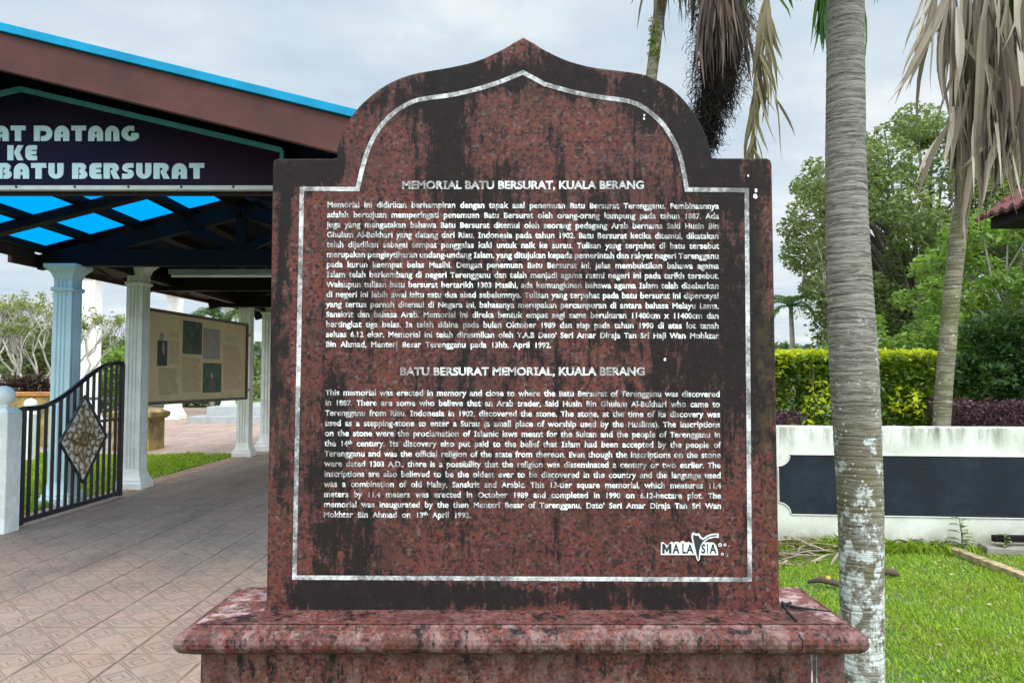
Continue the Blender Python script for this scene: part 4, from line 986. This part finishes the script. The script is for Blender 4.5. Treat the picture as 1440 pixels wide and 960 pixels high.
def strip_px(mb, p0, p1, Y0, Y1, wpx, bend=0.06, n=7, rng=random):
    """leaf hanging from pixel p0 to pixel p1 at depths Y0..Y1"""
    A = at(p0[0], p0[1], Y0); Bp = at(p1[0], p1[1], Y1); w = wpx*Y0/FPX; L = (Bp-A).length
    bx = Vector((rng.uniform(-1,1), rng.uniform(-1,1), 0))*L*bend; pts = []; ws = []; kn = rng.uniform(0.3,0.9); kx = rng.gauss(0,0.035)*L; f1 = rng.uniform(5,11); f2 = rng.uniform(0,6)
    for i in range(n):
        t = i/(n-1); pts.append(A.lerp(Bp, t)+bx*math.sin(math.pi*t)+Vector((0.009*L*math.sin(t*f1+f2)*t, 0.012*L*math.cos(t*f1+f2)*t, 0))+Vector((kx*max(0,t-kn),0,0)))
        ws.append(w*(0.35+0.65*min(1, t/0.2)) * (1 if t < 0.5 else max(0.05, 1-((t-0.5)/0.5)**1.4)))
    a_ = rng.uniform(-1.1, 1.1); ribbon(mb, pts, ws, (math.sin(a_), -math.cos(a_), 0.0), rng.uniform(-0.3,0.35))
def green_frond(mb, base, az, length, elev, droop, nl, ll, w, rng):
    """arched rachis with paired leaflets"""
    pts = []; p = Vector(base); e_ = elev; n = 14
    for i in range(n+1):
        pts.append(p.copy()); st_ = length/n; p = p + Vector((math.cos(az)*math.cos(e_), math.sin(az)*math.cos(e_), math.sin(e_)))*st_; e_ -= droop/n
    mb.tube(pts, [w*0.8*(1-0.8*i/n) for i in range(n+1)], 5)
    side = Vector((-math.sin(az), math.cos(az), 0))
    for j in range(nl):
        t = 0.12+0.88*j/nl; f = t*n; i = min(n-1, int(f)); q = pts[i].lerp(pts[i+1], f-i); d = (pts[i+1]-pts[i]).normalized()
        for sg in (-1,1):
            l_ = ll*(0.45+0.55*math.sin(math.pi*min(1,t*0.9+0.1)))*rng.uniform(0.85,1.1)
            dr = (side*sg*0.8 + d*0.6 + Vector((0,0,rng.uniform(-0.1,0.35)))).normalized()
            P = [q, q+dr*l_*0.45, q+dr*l_*0.8+Vector((0,0,-l_*0.18)), q+dr*l_*0.95+Vector((0,0,-l_*0.42))]
            ribbon(mb, P, [w*0.6, w*1.2, w*0.9, w*0.1], (0,0,1), 0.2)
# the big ringed trunk beside the stone
pA = thing('palm_tree', 'thick ringed grey palm trunk with white lichen standing on the lawn beside the stone', 'palm tree', (at(1214,1009,3.4).x, 3.4, 0), 'palm trees')
YA = 3.4
tp = [(1214,1012),(1213,960),(1212,860),(1211,768),(1209,690),(1205,600),(1200,500),(1194,390),(1190,280),(1189,150),(1189.5,0),(1191,-130)]
tw = [58,56,57,58.5,60,63,65,60,56,52.5,49,46]
palm_trunk(pA, [at(x,y,YA) if y < 1012 else Vector((at(x,y,YA).x, YA, -0.03)) for x,y in tp], [w*YA/FPX for w in tw], M['trunkA'], seed=4)
ctop = at(1191,-130,YA)
for i in range(9):
    mb = MB(); rng = random.Random(50+i); az = i*2*math.pi/9+0.2
    green_frond(mb, ctop, az, 1.25 if i not in (4,) else 1.3, 1.15, 2.3, 34, 0.34, 0.016, rng); mb.build('frond', M['l_palm'], pA)
mb = MB(); rng = random.Random(3)
for i in range(30):
    strip_px(mb, (1165-rng.random()*14, -30+rng.random()*30), (1140+rng.random()*24, 15+rng.random()*65), 4.0, 4.0, 5, 0.05, 6, rng)
mb.build('hanging_leaflets', M['l_palm'], pA); mb = MB()
for i in range(7): strip_px(mb, (1208+rng.random()*8, -20+rng.random()*40), (1208+rng.random()*16, 55+rng.random()*45), 3.7, 3.7, 3, 0.08, 6, rng)
mb.build('hanging_leaflets', M['l_palm'], pA)
# right palm with a skirt of dead leaves
YB_ = 7.7
pB = thing('palm_tree', 'slim leaning palm behind the wall with a big skirt of dry tan leaves', 'palm tree', (at(1322,640,YB_).x, YB_, 0), 'palm trees')
tp = [(1318,745),(1324,600),(1331,500),(1340,400),(1353,290),(1372,160),(1398,20),(1412,-60)]
palm_trunk(pB, [at(x,y,YB_) for x,y in tp], [w*YB_/FPX for w in (24,23,23,23,22,21,20,20)], M['trunkB'], ring=0.035, seed=6, n=18)
rng = random.Random(21)
for grp in range(6):
    mb = MB()
    for i in range(46):
        x0 = rng.gauss(1398, 30); y0 = rng.uniform(-70, 60)
        dxp = (x0-1392)*0.22 + rng.gauss(0, 13); ln = rng.uniform(130, 300)*(1.0 if abs(x0-1395) < 38 else 0.8)
        if rng.random() < 0.40: x0 = rng.gauss(1402, 22); y0 = rng.uniform(60, 170); ln = rng.uniform(110, 170); dxp = rng.gauss(-4, 12)
        Yd = rng.uniform(7.15, 8.2)
        if x0 > 1388: ln = min(ln, rng.uniform(235, 285)-y0)
        if ln < 40: continue
        strip_px(mb, (x0, y0), (x0+dxp, y0+ln), Yd, Yd+rng.uniform(-0.2,0.2), rng.choice((4,5,6,7,8,9,11)), 0.07, 9, rng)
    mb.build('dead_frond', M['l_dead'] if grp % 3 else M['l_deadd'], pB)
mb = MB()
for p0, p1, w in (((1303,-20),(1268,80),8),((1334,0),(1249,145),11),((1338,-10),(1259,146),12),((1318,-20),(1275,128),11),((1313,-10),(1315,131),7),((1322,-20),(1290,60),12),((1345,161),(1284,280),11),((1341,150),(1327,238),10),((1350,150),(1335,242),11),
                  ((1352,190),(1354,246),6),((1347,48),(1440,174),15),((1362,240),(1358,346),10),((1372,200),(1356,330),11),((1424,220),(1436,280),9),((1412,215),(1432,302),8),((1335,-20),(1330,150),13),((1340,0),(1337,230),14),((1345,10),(1342,150),16),((1390,200),(1350,240),7),((1428,160),(1392,280),12)):
    strip_px(mb, p0, p1, 7.25, 7.2, w*0.72, 0.05, 9, rng); strip_px(mb, (p0[0]+rng.gauss(0,5), p0[1]), (p1[0]+rng.gauss(0,7), p1[1]-rng.random()*40), 7.3, 7.25, w*0.55, 0.06, 9, rng)
mb.build('dead_frond', M['l_dead'], pB)
crn = at(1408,-40,YB_)
mb = MB(); mb.tube([at(1400,40,YB_+0.1), at(1420,0,YB_), at(1428,-50,YB_)], [0.14,0.24,0.2], 10)
cm = mb.build('crown_base', M['trunkB'], pB, smooth=True)
rg = np.random.default_rng(5); leaf_mesh('moss', clump_points([tuple(at(1424,20,YB_-0.1)), tuple(at(1325,38,YB_)), tuple(at(1436,60,YB_-0.05))], [0.24,0.07,0.15], 900, rg), 0.05, M['l_dark'], cm, rng=rg)
for i in range(7):
    mb = MB(); r2 = random.Random(80+i); green_frond(mb, crn+Vector((0.1,0,0.4)), i*0.9, 2.0, 1.1, 2.0, 34, 0.5, 0.03, r2); mb.build('frond', M['l_palm'], pB)
# palm behind the stone with a dark fibrous mass
YC = 6.0
pC = thing('palm_tree', 'palm behind the stone with a hanging black fibrous cluster and dry fronds', 'palm tree', (at(822,800,YC).x, YC, 0), 'palm trees')
palm_trunk(pC, [Vector((at(822,800,YC).x, YC, -0.02)), at(850,600,YC), at(880,350,YC), at(905,180,YC), at(917,100,YC), at(929,0,YC), at(940,-90,YC)], [w*YC/FPX for w in (24,20,18,17,16.5,16.5,17)], M['trunkB'], ring=0.03, seed=9, n=16)
rg = np.random.default_rng(15)
leaf_mesh('trunk_moss', clump_points([tuple(at(920+math.sin(y*.4)*2,y,YC-0.05)) for y in range(28,84,4)], [0.045]*14, 420, rg), 0.026, M['l_fran'], pC, rng=rg)
core = MB(); prof = [(1018,-70,44),(1018,-20,42),(1016,30,36),(1014,70,34),(1011,105,30),(1008,130,24),(1000,152,20),(996,172,13),(993,190,8),(993,203,3)]
core.tube([at(x,y,YC) for x,y,_ in prof], [r*YC/FPX*(0.80+0.10*math.sin(r*3)) for _,_,r in prof], 10)
cl = core.build('fibre_cluster', M['fibre'], pC, smooth=True)
vs = []; fs = []
rr = random.Random(33)
for i in range(3600):
    j = rr.uniform(0, len(prof)-1.01); a_ = int(j); t = j-a_; x = prof[a_][0]*(1-t)+prof[a_+1][0]*t; y = prof[a_][1]*(1-t)+prof[a_+1][1]*t; r = prof[a_][2]*(1-t)+prof[a_+1][2]*t
    an = rr.uniform(0, 2*math.pi); P = at(x, y, YC) + Vector((math.cos(an), math.sin(an), 0))*r*YC/FPX*rr.uniform(0.7, 1.18)
    d = Vector((math.cos(an)*0.5, math.sin(an)*0.5, rr.uniform(-1.0,0.2))); w = rr.uniform(0.003, 0.008); seg = rr.uniform(0.018, 0.04); b0 = len(vs)
    nseg = rr.randint(3, 6)
    for q in range(nseg+1):
        s_ = Vector((rr.uniform(-1,1), rr.uniform(-1,1), rr.uniform(-.4,.4))).normalized()*w*0.5; vs += [P-s_, P+s_]
        if q: fs.append((b0+2*q-2, b0+2*q-1, b0+2*q+1, b0+2*q))
        d = (d + Vector((rr.gauss(0,.55), rr.gauss(0,.55), rr.gauss(-0.28,.5)))).normalized(); P = P + d*seg
MB().add(vs, fs).build('hanging_fibres', M['fibre'], cl)
mb = MB()
for i in range(60):
    x0 = rr.uniform(990, 1045); strip_px(mb, (x0, rr.uniform(-40, 15)), (x0+(x0-1010)*0.45+rr.gauss(0,6), rr.choice((40,55,75,90,105,125))+rr.uniform(-12,12)), YC-0.3, YC-0.33, rr.uniform(3,6), 0.04, 6, rr)
mb.build('dead_frond', M['l_deadd'], pC)
mb = MB()
for i in range(26):
    x0 = rr.uniform(905, 985); strip_px(mb, (x0, -40), (x0+rr.gauss(0,6)+(x0-950)*0.1, rr.uniform(0, 62)), YC-0.1, YC-0.1, rr.uniform(3,5), 0.04, 6, rr)
mb.build('dead_frond', M['l_deadd'], pC)
mb = MB(); rach = [(1077,-60),(1077,0),(1073,40),(1068,80),(1062,130),(1060,180),(1059,226)]
rp = [at(x,y,5.2) for x,y in rach]; mb.tube(rp, [0.016,0.014,0.013,0.012,0.010,0.008,0.005], 6)
for i in range(46):
    t = rr.uniform(0.08, 0.95)*(len(rach)-1); a_ = int(t); f = t-a_; x = rach[a_][0]*(1-f)+rach[a_+1][0]*f; y = rach[a_][1]*(1-f)+rach[a_+1][1]*f
    if rr.random() < 0.5: x1 = x-rr.uniform(2,16)-(3 if y > 100 else 0); y1 = y+rr.uniform(60,110)
    else: x1 = x+rr.uniform(4,30); y1 = y+rr.uniform(50,120)
    strip_px(mb, (x,y), (max(x1,1036+rr.random()*6), min(y1, 238)), 5.2+rr.uniform(-.08,.08), 5.2, rr.uniform(4,7.5), 0.06, 7, rr)
strip_px(mb, (1092,140), (1119,192), 5.2, 5.15, 4, 0.03, 6, rr); strip_px(mb, (1088,120), (1099,228), 5.2, 5.15, 4, 0.03, 6, rr)
mb.build('dead_frond', M['l_deadg'], pC)
cC = at(945,-110,YC)
for i in range(7):
    mb = MB(); r2 = random.Random(180+i); green_frond(mb, cC, i*0.9+0.3, 1.9, 1.2, 1.5, 32, 0.45, 0.025, r2); mb.build('frond', M['l_palm'], pC)
# far green palms
def far_palm(px, pytop, pybase, Y, rpx, label, seed):
    t = thing('far_palm', label, 'palm tree', (at(px,0,Y).x, Y, 0), 'far green palms'); r = rpx*Y/FPX; top = at(px, pytop, Y)
    MB().tube([(top.x, Y, -0.1),(top.x+0.05, Y, top.z*0.6),(top.x, Y, top.z)], [r*0.13,r*0.10,r*0.08], 8).build('trunk', M['barkp'], t, smooth=True)
    mb = MB(); rng = random.Random(seed)
    for i in range(13): green_frond(mb, top, i*2.4+rng.random(), r*1.25, rng.uniform(0.3,1.3), 1.9, 22, r*0.42, r*0.035, rng)
    mb.build('crown', M['l_palm'], t)
far_palm(1112, 432, 500, 30, 36, 'small green palm far off between the stone and the ringed trunk', 1)
far_palm(300, 446, 560, 34, 30, 'green palm crown showing above the middle of the information board', 2)
far_palm(347, 440, 560, 33, 30, 'green palm crown partly hidden by the far column of the walkway', 3)

# ------------------------------------------------------------------ trees on the left
def frangipani(x, y, z, label):
    t = thing('frangipani_tree', label, 'tree', (x, y, z)); mb = MB(); rng = random.Random(4); tips = []
    def grow(p, d, l, r, depth):
        q = p + d*l; mid = p.lerp(q, 0.5) + Vector((rng.gauss(0,.05), rng.gauss(0,.05), 0.03))*l*2
        mb.tube([p, mid, q], [r, r*0.85, r*0.72], 6, cap=False)
        if depth == 0: tips.append(q); return
        for i in range(rng.choice((2,2,3))):
            a_ = rng.uniform(0, 2*math.pi); nd = (d + Vector((math.cos(a_), math.sin(a_), 0.55))*rng.uniform(0.4,0.85)).normalized()
            if nd.z < -0.05: nd.z = 0.1
            grow(q, nd, l*rng.uniform(0.62,0.86), r*0.68, depth-1)
    for i in range(9):
        a_ = i*2.4+0.4; r0 = 0.12*i; grow(Vector((x+r0*math.cos(a_)*1.15, y+0.5*r0*math.sin(a_), z)), Vector((math.cos(a_)*0.45, math.sin(a_)*0.35, 1)).normalized(), rng.uniform(0.60,0.82), 0.042, 5)
    mb.build('branches', M['barkp'], t, smooth=True)
    rg = np.random.default_rng(3); c = [tuple(q) for q in tips if rng.random() < 0.34]
    leaf_mesh('leaves', clump_points(c, [0.13]*len(c), 9*len(c), rg), 0.13, M['l_fran'], t, aspect=0.32, rng=rg)
frangipani(at(40,560,19).x, 19.2, 0.95, 'bare branched frangipani tree with sparse pale leaves in the orange bed')
tree('leafy_bush', 'dark red brown leaved plant in the bed below the bare branched tree', at(40,560,18).x, 18, 1.0, at(0,528,18).z, 0.55, 0.4, 1500, 22, 0.12, 0.25, 0.14, leafmat('red_brown_leaves',(0.02,0.012,0.010),(0.06,0.035,0.03),(0.12,0.08,0.06),0.15), M['barkg'], 0.03, low=1.05, cat='shrub', seed=31, aspect=0.3)
tree('garden_tree', 'hazy green tree behind the bare branches at the left edge', at(10,480,34).x, 34, 0, at(0,440,34).z, 4.0, 2.5, 9000, 50, 0.5, 1.0, 0.26, M['l_olive'], M['barkg'], 0.15, low=0.3, seed=41)
tree('garden_tree', 'rounded green tree between the blue and white columns', at(140,480,36).x, 36, 0, at(0,470,36).z, 3.6, 2.5, 9000, 50, 0.5, 1.0, 0.26, M['l_olive'], M['barkg'], 0.15, low=0.3, seed=42)
tree('garden_tree', 'bright green garden tree just left of the white column', at(185,500,32).x, 32, 0, at(0,492,32).z, 1.5, 1.5, 5000, 36, 0.35, 0.7, 0.20, M['l_bright'], M['barkg'], 0.12, low=0.3, seed=43)
tree('garden_tree', 'low dark green tree far beyond the steps', at(300,500,42).x, 42, 0, at(0,500,42).z, 4.5, 2.0, 7000, 50, 0.5, 1.0, 0.28, M['l_mid'], M['barkg'], 0.15, low=0.2, seed=44)
# far-off woods as one mass
rg = np.random.default_rng(77); n = 34000
wx = rg.uniform(-75, 75, n); hgt = np.array([4.6+2.0*mnoise.noise(Vector((a_*0.13, 1.7, 0)))+1.0*mnoise.noise(Vector((a_*0.5, 9.7, 0))) for a_ in wx])
wy = 62+rg.uniform(0, 6, n); wz = hgt*(rg.random(n)**0.7)
far = leaf_mesh('distant_woods', np.stack([wx, wy, wz], 1), 0.95, leafmat('far_foliage',(0.05,0.085,0.05),(0.085,0.13,0.075),(0.12,0.17,0.10)), None, rng=rg)  # distance haze is painted into these muted leaf greens
tag(far, 'continuous band of distant green woodland along the horizon', 'woodland', None, 'stuff')

# ------------------------------------------------------------------ house roof at the right edge
M['tile'] = simple('weathered_red_roof_tiles', (0.155,0.040,0.032), 0.8, 0.45, 5, c2=(0.10,0.036,0.032), bump=0.2)
hs = thing('tiled_house', 'house corner with red corrugated tile roof and dark barge board at the right edge', 'house', (at(1480,400,11).x, 13, 0))
YH = 11.0; tip = at(1371,311,YH); up = at(1440,262,YH); sl_ = (up.z-tip.z)/(up.x-tip.x)
vs = []; fs = []; nu, nv = 120, 90; LU = 3.6
for i in range(nu+1):
    for j in range(nv+1):
        u = LU*i/nu; v = -3.9*j/nv; fr_ = (u/0.30) % 1.0
        z = tip.z + u*sl_ + 0.030*math.sin(v*2*math.pi/0.22) - 0.045*fr_ + 0.045
        vs.append((tip.x+u, YH+v, z+0.0))
for i in range(nu):
    for j in range(nv): a_ = i*(nv+1)+j; fs.append((a_, a_+nv+1, a_+nv+2, a_+1))
n0 = len(vs); vs += [(x, y, z-0.05) for x, y, z in vs]; fs += [tuple(n0+q for q in reversed(f)) for f in list(fs)]
for i in range(nu): a_ = i*(nv+1); b_ = a_+nv+1; fs.append((a_, n0+a_, n0+b_, b_))
for j in range(nv): fs.append((j, j+1, n0+j+1, n0+j))
MB().add(vs, fs).build('roof', M['tile'], hs)
xb0 = at(1393,315,YH-0.15).x; zb0 = at(1394,322,YH-0.15).z
def rzt(x): return tip.z+(x-tip.x)*sl_-0.075
MB().box(xb0, xb0+0.05, YH-3.8, YH-0.15, zb0, rzt(xb0)).build('eave_board', M['timber'], hs)
mb = MB(); mb.prism([(xb0+0.05,YH-0.20,zb0),(xb0+3.3,YH-0.20,zb0),(xb0+3.3,YH-0.20,rzt(xb0+3.3)),(xb0+0.05,YH-0.20,rzt(xb0+0.05))], (0,0.05,0)); mb.build('barge_board', M['timber'], hs, fix=True)
MB().add([(xb0+0.05,YH-3.8,zb0+0.01),(xb0+3.3,YH-3.8,zb0+0.01),(xb0+3.3,YH-0.21,zb0+0.01),(xb0+0.05,YH-0.21,zb0+0.01)], [(0,1,2,3)]).build('soffit', M['timber'], hs)
MB().box(tip.x+1.05, tip.x+3.5, YH-3.4, YH-0.35, -0.05, zb0).build('wall', M['render'], hs, bevel=0.01)

# ------------------------------------------------------------------ things lying along the foot of the wall
M['plank'] = simple('old_yellow_painted_timber', (0.50,0.40,0.20), 0.85, 0.5, 9, c2=(0.20,0.15,0.09), bump=0.4)
pl = ground(1320,771); pr = ground(1452,822); 
tag(MB().bar((pl.x,pl.y,0.035),(pr.x,pr.y,0.035), 0.085, 0.05).build('timber_plank', M['plank'], bevel=0.004), 'weathered yellow timber plank lying on the grass edge', 'plank')
M['conc'] = simple('rough_grey_concrete', (0.27,0.245,0.21), 0.9, 0.4, 7, bump=0.4)
p1 = ground(1372,775); 
tag(MB().prism([(p1.x,p1.y-0.16,-0.03),(p1.x+1.6,p1.y-0.52,-0.03),(p1.x+1.6,p1.y+0.0,-0.03),(p1.x+0.05,p1.y+0.05,-0.03)], (0,0,0.10)).build('drain_cover', M['conc'], fix=True, bevel=0.012), 'rough grey concrete slab lying against the wall foot behind the plank', 'concrete slab')
p2 = ground(1397,778)
tag(MB().bar((p2.x,p2.y,0.13),(p2.x+1.2,p2.y-0.06,0.13), 0.06, 0.055).build('wooden_batten', M['timber'], bevel=0.004), 'dark wooden batten resting on the concrete slab', 'batten')
def seedling(px, pyb, pyt, label, n, ll, seed, Y=6.72):
    b = at(px, pyb, Y); h = (pyb-pyt)*Y/FPX; t = thing('seedling', label, 'plant', (b.x, Y, max(0,0)), 'seedlings at the wall foot'); rng = random.Random(seed)
    MB().tube([(b.x, Y, 0),(b.x+0.01, Y, h*0.5),(b.x-0.01, Y, h)], [0.006,0.005,0.003], 6).build('stem', M['barkg'], t)
    mb = MB()
    for i in range(n):
        z = h*(0.3+0.7*i/max(1,n-1)); a_ = i*2.1+rng.random(); l_ = ll*(1.15-0.5*i/n); d = Vector((math.cos(a_), math.sin(a_)*0.8, 0.35)).normalized()
        p = Vector((b.x, Y, z)); ribbon(mb, [p, p+d*l_*0.3, p+d*l_*0.7+Vector((0,0,-.1*l_)), p+d*l_+Vector((0,0,-.3*l_))], [0.005, l_*0.5, l_*0.42, 0.004], (0,0,1), 0.15)
    mb.build('leaves', M['l_mid'], t)
seedling(1352, 775, 727, 'taller green seedling growing against the wall foot', 11, 0.125, 1, 6.70)
seedling(1413, 770, 742, 'short pale seedling sprouting above the concrete slab', 12, 0.085, 2, 6.66)
rr = random.Random(9)
def litter(name, label, px0, px1, py0, py1, n, lmin, lmax, w, mat):
    mb = MB()
    for i in range(n):
        g = ground(rr.uniform(px0,px1), rr.uniform(py0,py1)); a_ = rr.gauss(0, 0.5); l_ = rr.uniform(lmin,lmax); d = Vector((math.cos(a_), math.sin(a_), 0)); z = 0.02+rr.random()*0.05
        P = [Vector((g.x,g.y,z))+d*l_*(q/4-0.5)+Vector((0,0,0.03*math.sin(q*0.8+i))) for q in range(5)]
        ribbon(mb, P, [w*.4,w,w,w*.8,w*.1], (0,0,1), 0.25)
    return tag(mb.build(name, mat), label, 'leaf litter', None, 'stuff')
litter('leaf_litter', 'dry brown palm leaf litter on the grass at the wall foot', 1085, 1185, 768, 800, 60, 0.2, 0.7, 0.028, M['l_dead'])
litter('leaf_litter', 'dark dry leaf litter in a line under the wall right of the ringed trunk', 1225, 1345, 763, 779, 70, 0.1, 0.4, 0.022, M['l_deadd'])
g = ground(1163,826)
hk = thing('palm_husk', 'curled dark palm husk with a yellow patch lying on the grass', 'husk', (g.x, g.y, 0))
mb = MB(); mb.tube([(g.x-0.13,g.y+0.03,0.03),(g.x-0.05,g.y,0.06),(g.x+0.03,g.y-0.03,0.05),(g.x+0.12,g.y-0.05,0.02)], [0.008,0.024,0.028,0.01], 8); mb.build('shell', M['l_deadd'], hk, smooth=True)
MB().lathe(g.x+0.0, g.y-0.02, [(0.004,0.055),(0.02,0.06),(0.022,0.075),(0.012,0.09),(0.003,0.092)], 10).build('fruit', simple('yellow_fruit',(0.55,0.40,0.03),0.5), hk, smooth=True)
g = ground(1247,813)
tag(MB().tube([(g.x-0.07,g.y+0.02,0.03),(g.x,g.y,0.05),(g.x+0.05,g.y-0.01,0.045),(g.x+0.085,g.y-0.02,0.03)], [0.012,0.025,0.028,0.012], 8).build('coconut_husk', M['l_deadd'], smooth=True), 'small dark husk on the grass right of the ringed trunk', 'husk')

# ------------------------------------------------------------------ grass
M['grass'] = leafmat('lawn_blades', (0.13,0.24,0.018), (0.23,0.40,0.03), (0.42,0.54,0.09), 0.45)
def grass(name, label, x0, x1, y0, y1, n, h0, h1, w, skip=None, rng=None, mat=None):
    rng = rng or np.random.default_rng(91); x = rng.uniform(x0,x1,n); y = rng.uniform(y0,y1,n)
    keep = np.ones(n, bool) if skip is None else ~skip(x, y)
    pat = np.array([mnoise.noise(Vector((a_*1.7, b_*1.7, 0))) for a_, b_ in zip(x, y)]); keep &= rng.random(n) < 0.75+0.6*pat
    x, y, pat = x[keep], y[keep], pat[keep]; n = len(x)
    h = rng.uniform(h0,h1,n)*(1+0.4*pat); a_ = rng.uniform(0,2*math.pi,n); ln = rng.uniform(0.25,1.15,n)*h; ww = w*rng.uniform(0.7,1.3,n)
    b = np.stack([x,y,np.zeros(n)],1); d = np.stack([np.cos(a_),np.sin(a_),np.zeros(n)],1); s_ = np.stack([-np.sin(a_),np.cos(a_),np.zeros(n)],1)
    mid = b + d*(ln*0.45)[:,None]; mid[:,2] = h*0.62; tip = b + d*ln[:,None]; tip[:,2] = h*rng.uniform(0.75,1.0,n)
    V = np.stack([b-s_*(ww*0.5)[:,None]*0.7, b+s_*(ww*0.5)[:,None]*0.7, mid+s_*(ww*0.5)[:,None], tip, mid-s_*(ww*0.5)[:,None]],1).reshape(-1,3)
    F = np.arange(5*n).reshape(n,5)
    return tag(raw(name, V, F, mat or M['grass']), label, 'grass', None, 'stuff')
def skipR(x, y): 
    f = (x-WA.x)*WN.x + (y-WA.y)*WN.y
    return (f < 0.01) | ((x > mx0-0.02) & (x < mx1+0.02) & (y > 2.1) & (y < my1))
grass('lawn_grass', 'bright green broad bladed lawn grass in front of the white wall', -1.19, 5.6, 2.3, 7.2, 195000, 0.012, 0.040, 0.0075, skipR)
grass('verge_grass', 'rough green grass between the walkway columns and the plaza', -12.0, -5.10, 3.5, 15.2, 85000, 0.03, 0.10, 0.014, lambda x, y: (x > -5.40) & (y > 8.15), np.random.default_rng(5))

def skipT(x, y):
    f = (x-WA.x)*WN.x + (y-WA.y)*WN.y
    return (f < 0.02) | (f > 0.30) | (x > p1.x-0.04)
grass('edge_grass', 'longer ragged grass tufts growing along the foot of the white wall', -1.0, 5.6, 6.2, 7.1, 16000, 0.05, 0.14, 0.008, skipT, np.random.default_rng(8))
rg = np.random.default_rng(12); P = np.stack([rg.uniform(2.0,5.2,110), rg.uniform(3.6,6.6,110), rg.uniform(0.02,0.035,110)],1)
tag(leaf_mesh('fallen_leaves', P, 0.035, M['l_dead'], None, aspect=0.45, up=3.0, rng=rg), 'small dry leaves scattered over the lawn', 'leaf litter', None, 'stuff')

M['straw'] = leafmat('straw_blades', (0.26,0.24,0.09), (0.38,0.34,0.15), (0.48,0.42,0.22), 0.3)
def skipP(x, y):
    q = np.array([mnoise.noise(Vector((a_*1.1+4, b_*1.5, 2.0))) + 0.5*mnoise.noise(Vector((a_*4, b_*4, 5.0))) for a_, b_ in zip(x, y)])
    return skipR(x, y) | (q < 0.12)
grass('dry_grass', 'straw coloured dry blades in thin patches across the lawn', 1.2, 5.6, 3.4, 7.0, 30000, 0.012, 0.036, 0.006, skipP, np.random.default_rng(44), M['straw'])
